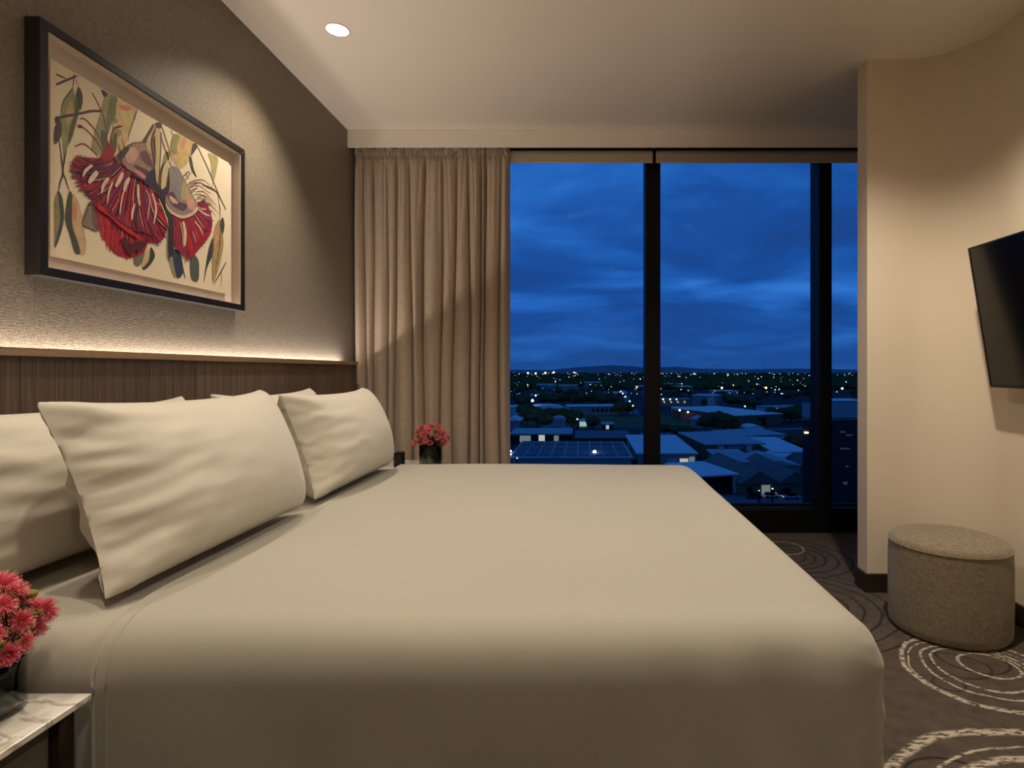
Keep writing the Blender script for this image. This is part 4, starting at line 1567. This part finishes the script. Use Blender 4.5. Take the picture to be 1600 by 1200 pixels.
def building(label, A, B, depth, hgt, roof='flat', wall=None, rmat=None, rise=2.0, wins=(), over=0.5, name='warehouse', cat='building', panels=None, group=None, side=None):
    a, b = gnd(*A), gnd(*B)
    u = (b - a); W = u.length; u.normalize()
    n = Vector((-u.y, u.x, 0))
    ang = math.atan2(u.y, u.x)
    t = thing(name, label, cat, (a.x, a.y, GZ), group, ang)
    FOOT.append((a.copy(), u.copy(), n.copy(), W, depth))
    wall = wall or m_grey
    rmat = rmat or r_mid
    MB().box(0, W, 0, depth, 0, hgt).build('wall', wall, t)
    o = over
    if roof == 'flat':
        rf = MB().box(-o, W + o, -o, depth + o, hgt, hgt + 0.5).build('roof', rmat, t)
    elif roof == 'skillion':
        rf = MB().hexa([(-o, -o, hgt), (W + o, -o, hgt), (W + o, depth + o, hgt + rise), (-o, depth + o, hgt + rise)],
                       [(-o, -o, hgt + .4), (W + o, -o, hgt + .4), (W + o, depth + o, hgt + rise + .4), (-o, depth + o, hgt + rise + .4)]).build('roof', rmat, t)
    elif roof == 'gable':      # ridge runs away from the front
        rf = MB().add([(-o, -o, hgt), (W + o, -o, hgt), (W / 2, -o, hgt + rise), (-o, depth + o, hgt), (W + o, depth + o, hgt), (W / 2, depth + o, hgt + rise)],
                      [(0, 1, 2), (3, 5, 4), (0, 2, 5, 3), (1, 4, 5, 2), (0, 3, 4, 1)]).build('roof', rmat, t)
    elif roof == 'hip':
        k = min(W, depth) * 0.45
        rf = MB().add([(-o, -o, hgt), (W + o, -o, hgt), (W + o, depth + o, hgt), (-o, depth + o, hgt), (k, depth / 2, hgt + rise), (W - k, depth / 2, hgt + rise)],
                      [(0, 1, 5, 4), (1, 2, 5), (2, 3, 4, 5), (3, 0, 4), (0, 3, 2, 1)]).build('roof', rmat, t)
    elif roof == 'arch':       # barrel vault running away from the front
        prof = [(W / 2 - (W / 2 + o) * math.cos(PI * k / 12), hgt + rise * math.sin(PI * k / 12)) for k in range(13)]
        m_ = MB()
        m_.add([(x, -o, z) for x, z in prof] + [(x, depth + o, z) for x, z in prof],
               [(i, i + 1, 14 + i, 13 + i) for i in range(12)] + [tuple(range(13)), tuple(range(25, 12, -1))])
        rf = m_.build('roof', rmat, t)
    if panels:
        nx_, ny_, pm = panels
        for i in range(nx_):
            for j in range(ny_):
                x0_, x1_ = W * (i + 0.08) / nx_, W * (i + 0.92) / nx_
                y0_, y1_ = depth * (j + 0.12) / ny_, depth * (j + 0.88) / ny_
                MB().box(x0_, x1_, y0_, y1_, hgt + 0.5, hgt + 0.8).build('roof_panel', pm, rf)
    for (u0, u1, v0, v1, wm, nm) in wins:
        MB().box(W * u0, W * u1, -0.15, 0.02, hgt * v0, hgt * v1).build(nm, wm, t)
    return t


W_ = 'window'
FOOT = []
building('small pale flat-roofed shed at the left edge of the window view', (786, 650), (812, 650), 22, 6, 'flat', m_pale, r_white)
building('long pale hall with a curved roof beside the dark green field', (829, 650), (890, 649), 26, 4.2, 'arch', m_pale, r_white, rise=3.0)
building('long pale flat-roofed hall with a row of small dark windows by the field', (890, 649), (968, 648), 20, 6.2, 'flat', m_grey, r_white,
         wins=[(0.44 + 0.09 * k, 0.50 + 0.09 * k, 0.35, 0.75, m_winD, W_) for k in range(6)])
building('very wide blue-grey roof with rows of raised panels, low in the left pane', (797, 748), (986, 748), 38, 6, 'flat', m_grey, r_mid, panels=(9, 3, r_dark))
building('low shed with three bright lit windows behind the wide panelled roof', (797, 694), (892, 694), 24, 4.2, 'flat', m_darkw, r_mid,
         wins=[(0.16, 0.34, 0.2, 0.9, m_litd, W_), (0.47, 0.57, 0.15, 0.95, m_lit, W_), (0.72, 0.80, 0.3, 0.9, m_litd, W_)])
building('dark reddish shed at the right end of the wide panelled roof', (938, 742), (992, 742), 16, 5, 'gable', m_brick, r_brown, rise=1.5)
building('low pale shed at the left edge, nearer than the field', (788, 672), (812, 672), 18, 5, 'gable', m_grey, r_white, rise=2)
building('small pale shed with a domed roof in front of the field', (862, 668), (882, 668), 14, 3.5, 'arch', m_pale, r_mid, rise=2.4)
building('low reddish roofed shed below the field, left pane', (845, 680), (888, 680), 14, 3, 'gable', m_brick, r_brown, rise=1.6)
building('brightly lit small kiosk below the field, left pane', (905, 669), (917, 669), 8, 4, 'flat', m_pale, r_white, wins=[(0.05, 0.95, 0.25, 0.9, m_litg, W_)])
building('shed with two lit openings low beside the first mullion', (942, 679), (958, 679), 10, 5, 'flat', m_darkw, r_mid, wins=[(0.3, 0.6, 0.55, 0.95, m_lit, W_), (0.3, 0.6, 0.05, 0.4, m_lit, W_)])
building('row of low dark roofs behind the wide panelled roof', (900, 697), (985, 697), 20, 3.2, 'skillion', m_darkw, r_dark, rise=1.0)
building('bright roofed workshop behind the first mullion with a lit garage', (996, 738), (1088, 738), 44, 5.8, 'skillion', m_grey, r_white, rise=0.8,
         wins=[(0.52, 0.66, 0.1, 0.75, m_pale, 'door'), (0.72, 0.86, 0.45, 0.75, m_lit, W_), (0.88, 0.97, 0.1, 0.85, m_litd, 'door')])
building('red brick factory with white wall panels in the second pane', (1103, 718), (1194, 716), 32, 5.2, 'skillion', m_brick, r_mid, rise=1.0,
         wins=[(0.20, 0.31, 0.45, 0.95, m_pale, 'wall_panel'), (0.37, 0.64, 0.70, 0.92, m_grey, 'sign_board'), (0.69, 0.79, 0.5, 0.95, m_pale, 'wall_panel'), (0.38, 0.62, 0.02, 0.62, m_winD, 'door')])
building('large brick warehouse with a broad pale blue roof in the second pane', (1147, 667), (1222, 663), 62, 6.2, 'skillion', m_brick, r_white, rise=1.2,
         wins=[(0.50, 0.66, 0.05, 0.75, m_winD, 'door')])
building('long grey lean-to beside the large brick warehouse', (1080, 668), (1136, 672), 6, 4.6, 'skillion', m_grey, r_mid, rise=1.6)
building('long low building with green-lit windows behind the large warehouse', (1200, 646), (1290, 644), 16, 4.5, 'flat', m_pale, r_mid,
         wins=[(0.10 + 0.14 * k, 0.18 + 0.14 * k, 0.2, 0.85, m_litg, W_) for k in range(4)])
building('tall pale block with a bright gable wall, upper left of the large warehouse', (1081, 638), (1117, 639), 26, 11, 'flat', m_grey, r_white, wins=[(0.70, 0.98, 0.05, 0.95, m_pale, 'wall_panel')])
building('low hall with a row of orange lights along its eaves', (1034, 634), (1078, 634), 16, 6, 'flat', m_grey, r_mid, wins=[(0.06 + 0.24 * k, 0.12 + 0.24 * k, 0.45, 0.7, m_lito, W_) for k in range(4)])
building('small white lit shed by the green verge in the second pane', (1053, 646), (1092, 646), 12, 4, 'flat', m_pale, r_white, wins=[(0.05, 0.16, 0.3, 0.75, m_lit, W_), (0.45, 0.55, 0.3, 0.75, m_lit, W_)])
building('little shed with a white barrel roof in the middle of the second pane', (1168, 679), (1193, 679), 12, 2.4, 'arch', m_pale, r_white, rise=2.2)
building('long low grey shed with a white end block', (1148, 696), (1226, 692), 18, 3.6, 'skillion', m_grey, r_mid, rise=0.8, wins=[(0.86, 0.99, 0.0, 1.0, m_pale, 'wall_panel')])
building('pale flat roof near the dark tower in the second pane', (1210, 726), (1262, 726), 34, 4.2, 'skillion', m_grey, r_white, rise=1.0)
building('narrow red shed with a pale lean-to roof', (1192, 728), (1226, 731), 16, 3.4, 'skillion', m_brick, r_white, rise=0.6, wins=[(0.66, 0.84, 0.1, 0.7, m_pale, 'door')])
building('white-roofed open shed just beyond the corner of the bed', (1090, 774), (1151, 770), 19, 4.7, 'skillion', m_darkw, r_white, rise=0.3, wins=[(0.90, 1.0, 0.0, 0.98, m_pale, 'pier'), (0.1, 0.86, 0.02, 0.9, m_winD, 'door')])
building('brown-walled shed with a gable roof and a lit doorway by the street', (1158, 775), (1216, 774), 34, 3.2, 'gable', m_brown, r_brown, rise=3.2, wins=[(0.55, 0.78, 0.05, 0.85, m_litd, 'door'), (0.15, 0.3, 0.3, 0.7, m_winD, W_)])
building('brown-walled gabled shed beside the dark tower', (1217, 774), (1270, 774), 34, 3.2, 'gable', m_brown, r_brown, rise=3.0, wins=[(0.1, 0.35, 0.05, 0.6, m_winD, 'door')])
building('grey roof between the brick factory and the brown gabled sheds', (1128, 742), (1180, 742), 20, 3.6, 'skillion', m_grey, r_mid, rise=1.2)
building('pale grey roof behind the brown gabled sheds', (1185, 745), (1250, 745), 22, 3.4, 'gable', m_grey, r_mid, rise=1.6)
# row of far halls under the skyline
for k, (px, w, py, hh, lab) in enumerate([(800, 26, 607, 9, 'far'), (838, 30, 608, 8, 'far'), (872, 30, 610, 8, 'far'), (913, 26, 607, 11, 'far'), (995, 22, 613, 9, 'far'), (1040, 28, 607, 8, 'far'), (1120, 34, 622, 8, 'far'), (1300, 60, 640, 7, 'far'), (1060, 22, 612, 8, 'far'), (960, 20, 622, 6, 'far'), (1010, 20, 626, 6, 'far')]):
    building('small pale flat-roofed hall far off under the skyline', (px, py), (px + w, py), 40, hh, 'flat', m_grey, r_white, name='far_hall', group='far halls under the skyline')

# dark neighbouring tower at the right of the view
dt = thing('tower_block', 'dark tower block close by, filling the lower right of the window view', 'building', (0, 0, GZ))
htop = EYE - 76 * 85 / F - GZ
foot_ = [(32.4, 85), (62, 85), (84, 125), (47.8, 125)]
MB().prism(foot_, 0, htop).build('wall', mat('tower_cladding', (20, 20, 22), rough=0.5, var=0.1, vscale=0.2), dt)
MB().prism([(x + dx_, y_ + dy_) for (x, y_), (dx_, dy_) in zip(foot_, [(-.2, -.3), (.3, -.3), (.3, .3), (-.2, .3)])], htop, htop + 0.4).build('roof', r_dark, dt)
for (px, py, w, h_) in [(1312, 676, 9, 2), (1322, 681, 10, 2), (1313, 702, 14, 2), (1318, 757, 6, 4), (1322, 730, 4, 2)]:
    p = at_depth(px, py, 84.9)
    s_ = 84.9 / F
    MB().box(p.x, p.x + w * s_, 84.86, 85.0, p.z - GZ, p.z - GZ + h_ * s_).build('window', mat_emit('faint_window', (0.5, 0.6, 0.65), 0.06), dt)
p = at_depth(1260, 676, 84.8)
MB().box(p.x - 0.25, p.x + 0.25, 84.6, 85.0, p.z - GZ - 0.12, p.z - GZ + 0.12).build('wall_lamp', mat_emit('amber_lamp', (1.0, 0.62, 0.3), 3.0), dt)

# ------------------------------------------------------------------ trees
m_crown = mat('dusk_tree_leaves', (70, 84, 50), rough=1.0, var=0.4, vscale=0.5, spec=0.0)
m_trunk = mat('tree_bark', (60, 50, 42), rough=1.0)


def crown_mesh(seed):
    bm = bmesh.new()
    bmesh.ops.create_icosphere(bm, subdivisions=3, radius=1.0)
    for v in bm.verts:
        k = 1 + 0.28 * noise.noise(v.co * 1.7 + Vector((seed * 7, 0, 0))) + 0.22 * noise.noise(v.co * 4.5 + Vector((0, seed * 5, 0)))
        v.co = v.co * k
        v.co.z = v.co.z * 0.8
    me = bpy.data.meshes.new('crown')
    bm.to_mesh(me)
    bm.free()
    me.materials.append(m_crown)
    return me


CR = [crown_mesh(k) for k in range(4)]
tk = MB().lathe([(0.14, 0), (0.09, 1.0)], 7).build('trunk', m_trunk)
TRUNK = tk.data
bpy.data.objects.remove(tk)


def built_on(g, r):
    for a, u, n, W, D in FOOT:
        q = g - a
        if -r < q.dot(u) < W + r and -r < q.dot(n) < D + r:
            return True
    return False


def tree(px, py, h, wide=1.0, seed=0):
    g = gnd(px, py)
    if built_on(g, h * 0.30 * wide):
        return
    t = thing('tree', 'dark leafy tree standing among the buildings below the window', 'tree', g, 'dark trees among the buildings below')
    c = bpy.data.objects.new('crown', CR[seed % 4]); C.objects.link(c); c.parent = t
    c.location = (0, 0, h * 0.6)
    r = h * 0.42
    c.scale = (r * wide, r * wide, r)
    c.rotation_euler = (0, 0, seed * 1.3)
    k = bpy.data.objects.new('trunk', TRUNK); C.objects.link(k); k.parent = t
    k.scale = (h * 0.25, h * 0.25, h * 0.5)


rt = random.Random(21)
spots = [(822, 655, 11, 1.4), (834, 656, 9, 1.3), (846, 657, 8, 1.4), (858, 655, 8, 1.3), (868, 656, 8, 1.2), (880, 658, 9, 1.2), (890, 660, 9, 1.1), (902, 660, 8, 1.2), (824, 664, 10, 1.2), (840, 668, 12, 1.2), (852, 670, 9, 1.2),
         (895, 668, 9, 1.1), (925, 672, 8, 1.2), (935, 676, 8, 1.1), (970, 650, 11, 1.3), (982, 648, 10, 1.2), (896, 634, 12, 1.5), (910, 634, 12, 1.5), (925, 634, 13, 1.5), (940, 635, 12, 1.5), (955, 635, 12, 1.4), (880, 633, 11, 1.3),
         (812, 636, 11, 1.3), (822, 640, 12, 1.3), (866, 634, 11, 1.4), (850, 633, 11, 1.4), (1112, 676, 11, 1.3), (1122, 677, 12, 1.4), (1134, 677, 11, 1.3), (1143, 676, 9, 1.2), (1102, 675, 9, 1.2),
         (1122, 636, 16, 1.2), (1132, 637, 14, 1.3), (1142, 637, 12, 1.3), (1152, 636, 10, 1.4), (1100, 640, 10, 0.6), (1206, 660, 10, 1.2), (1216, 662, 9, 1.2), (1226, 660, 10, 1.2), (1236, 661, 11, 1.2), (1246, 660, 12, 1.1), (1256, 658, 11, 1.2), (1200, 664, 9, 1.1),
         (1180, 672, 6, 1.4), (1058, 634, 8, 1.2), (1070, 633, 8, 1.2), (1082, 634, 8, 1.2), (1040, 680, 6, 1.8), (1056, 682, 6, 1.6), (1072, 684, 6, 1.6), (1165, 700, 5, 1.5), (1240, 700, 6, 1.6), (1252, 704, 6, 1.5),
         (1310, 646, 9, 1.3), (1325, 646, 9, 1.3), (1180, 640, 8, 1.4), (1170, 638, 8, 1.4), (1160, 634, 8, 1.4)]
for i, (a, b, c_, w_) in enumerate(spots):
    tree(a, b, c_, w_, i)
for i in range(90):
    py = 600 + 30 * rt.random() ** 1.2
    tree(rt.uniform(770, 1360), py, rt.uniform(7, 12), rt.uniform(1.1, 1.7), i + 3)
# the wooded suburb beyond, past counting
ico = bmesh.new()
bmesh.ops.create_icosphere(ico, subdivisions=1, radius=1.0)
iv = [v.co.copy() for v in ico.verts]
ifc = [tuple(v.index for v in f.verts) for f in ico.faces]
ico.free()
far = MB()
for i in range(3600):
    py = 582.6 + 26 * rt.random() ** 1.6
    g = gnd(rt.uniform(560, 1560), py)
    h = rt.uniform(6, 13)
    w_ = h * rt.uniform(0.7, 1.5) * (1 + g.y / 4000)
    if built_on(g, w_):
        continue
    far.add([(g.x + v.x * w_, g.y + v.y * w_, GZ + h * 0.45 + v.z * h * 0.55) for v in iv], ifc)
o = far.build('distant_trees', m_crown, fix=False)
tag(o, 'dark belt of countless trees across the far suburb up to the skyline', 'trees', kind='stuff')

# ------------------------------------------------------------------ street lamps and town lights
LC = {'w': ('lamp_white', (1.0, 0.95, 0.84)), 'o': ('lamp_orange', (1.0, 0.50, 0.16)), 'g': ('lamp_greenish', (0.82, 1.0, 0.82)), 'y': ('lamp_yellow', (1.0, 0.80, 0.42)), 'b': ('lamp_bluish', (0.85, 0.93, 1.0))}


def lamp(px, py, rpx, col, strength, hgt=9.0, label=None, group=None, name='street_lamp'):
    dd = min((32.0 - hgt) * F / max(py - CY, 0.9), 11000)
    p = at_depth(px, py, dd)
    z = max(p.z, GZ + 3)
    r = rpx * dd / F
    m = MB()
    m.add([(v.x * r, v.y * r, z - GZ + v.z * r) for v in iv], ifc, 0)
    rp = min(0.15 + dd / 9000, 0.5)
    m.box(-rp, rp, -rp, rp, 0, z - GZ, 1)
    nm, c = LC[col]
    o = m.build(name, [mat_emit(nm + '_%g' % strength, c, strength), m_darkw], None, fix=False, loc=(p.x, p.y, GZ))
    tag(o, label or 'tiny street light shining far off in the suburb', 'street lamp', group or 'street lights of the far suburb')


UN = [(929, 706, 2.6, 'b', 30, 'brilliant white floodlight above the wide panelled roof'),
      (798, 705, 1.8, 'b', 12, 'bright white lamp low beside the curtain edge'), (798, 710, 1.5, 'b', 9, 'second white lamp just under the one at the curtain edge'), (808, 716, 1.2, 'b', 5, 'small white lamp right above the bed edge by the curtain'),
      (832, 626, 2.2, 'g', 12, 'bright greenish floodlight over the long pale hall'), (837, 618, 1.5, 'g', 4, 'greenish lamp above the bright floodlight'),
      (852, 583, 1.9, 'o', 7, 'orange light on the skyline, left pane'), (865, 582.5, 2.0, 'g', 9, 'brightest white light on the skyline, left pane'), (897, 582.5, 1.5, 'b', 6, 'lone white light on the skyline near the hill'), (825, 583, 1.5, 'b', 5, 'white light on the skyline nearest the curtain'), (837, 583.5, 1.5, 'w', 5, 'pale light on the skyline between two bright ones'),
      (902, 655, 1.3, 'g', 4, 'lamp beside the brightly lit kiosk'), (995, 605, 1.6, 'o', 3, 'orange lamp just left of the first mullion'),
      (1036, 624, 1.5, 'y', 4, 'first of three yellow lamps right of the mullion'), (1047, 624, 1.4, 'y', 4, 'second of three yellow lamps right of the mullion'), (1057, 624, 1.3, 'y', 4, 'third of three yellow lamps right of the mullion'),
      (1062, 641, 1.7, 'w', 8, 'bright white lamp on the small lit shed'), (1075, 644, 1.5, 'w', 6, 'white lamp right of the bright one on the lit shed'),
      (1197, 606, 1.9, 'o', 5, 'large orange lamp in the suburb, second pane'), (1128, 606, 1.8, 'y', 4, 'yellow lamp in the suburb left of the orange one'), (1316, 607, 1.9, 'o', 4, 'orange lamp seen in the narrow right pane'),
      (1164, 635, 1.3, 'g', 4, 'greenish lamp on the roof edge of the large warehouse'), (1207, 764, 1.3, 'w', 5, 'white street lamp in front of the brown gabled sheds'), (1186, 767, 1.2, 'y', 3, 'yellow street lamp at the left of the lit doorway')]
for (px, py, r, c_, st_, lab) in UN:
    lamp(px, py, r, c_, st_, 7.0 if py > 640 else 10.0, lab, 'bright lamps in the town below')
for k, (px, py) in enumerate([(970, 612), (973, 615), (977, 620), (984, 627), (989, 634)]):
    lamp(px, py, 1.3, 'g', 4, 8.0, 'street lamp, number %s of the slanting row from the far end' % ['one', 'two', 'three', 'four', 'five'][k], 'slanting row of street lamps')
rl = random.Random(33)
for i in range(270):
    k = rl.random()
    py = 582.2 + 3.5 * rl.random() if k < 0.36 else 585 + 32 * rl.random() ** 1.5
    px = rl.uniform(795, 1338)
    lamp(px, py, rl.choice([0.4, 0.5, 0.6, 0.75, 0.95]), rl.choice('wwwyyobbg'), rl.choice([0.6, 1.0, 1.6, 2.6]), 9.0)

# ------------------------------------------------------------------ cars on the street by the gabled sheds
m_tyre = mat('car_tyre', (18, 18, 18), rough=0.9)


def car(px, py, rgb, label, rz=0.0):
    g = gnd(px, py)
    t = thing('car', label, 'car', (g.x, g.y, GZ + 0.08), 'cars parked in the street below', rz)
    m = mat('car_paint_%d_%d_%d' % rgb, rgb, rough=0.3, var=0.03)
    MB().box(-2.1, 2.1, -0.85, 0.85, 0.3, 0.85).build('body', m, t, bevel=0.12)
    MB().hexa([(-1.4, -0.8, 0.85), (1.1, -0.8, 0.85), (1.1, 0.8, 0.85), (-1.4, 0.8, 0.85)], [(-1.0, -0.65, 1.4), (0.6, -0.65, 1.4), (0.6, 0.65, 1.4), (-1.0, 0.65, 1.4)]).build('cabin', m_winD, t)
    for x in (-1.3, 1.3):
        for y in (-0.82, 0.82):
            w = MB().lathe([(0.3, -0.1), (0.32, 0.0), (0.3, 0.1)], 12).build('wheel', m_tyre, t)
            w.location = (x, y, 0.32)
            w.rotation_euler = (PI / 2, 0, 0)
    for y in (-0.6, 0.6):
        MB().box(2.09, 2.15, y - 0.15, y + 0.15, 0.55, 0.72).build('headlight', mat_emit('car_headlight', (1.0, 0.95, 0.85), 1.5), t)


car(1224, 774, (190, 40, 40), 'red car parked in front of the gabled shed by the dark tower', PI)
car(1204, 778, (220, 220, 222), 'white car on the street below the lit doorway', 0.2)
car(1178, 779, (70, 74, 80), 'dark car on the street left of the lit doorway', 0.0)
car(1236, 780, (200, 204, 208), 'pale car on the street nearest the dark tower', PI)
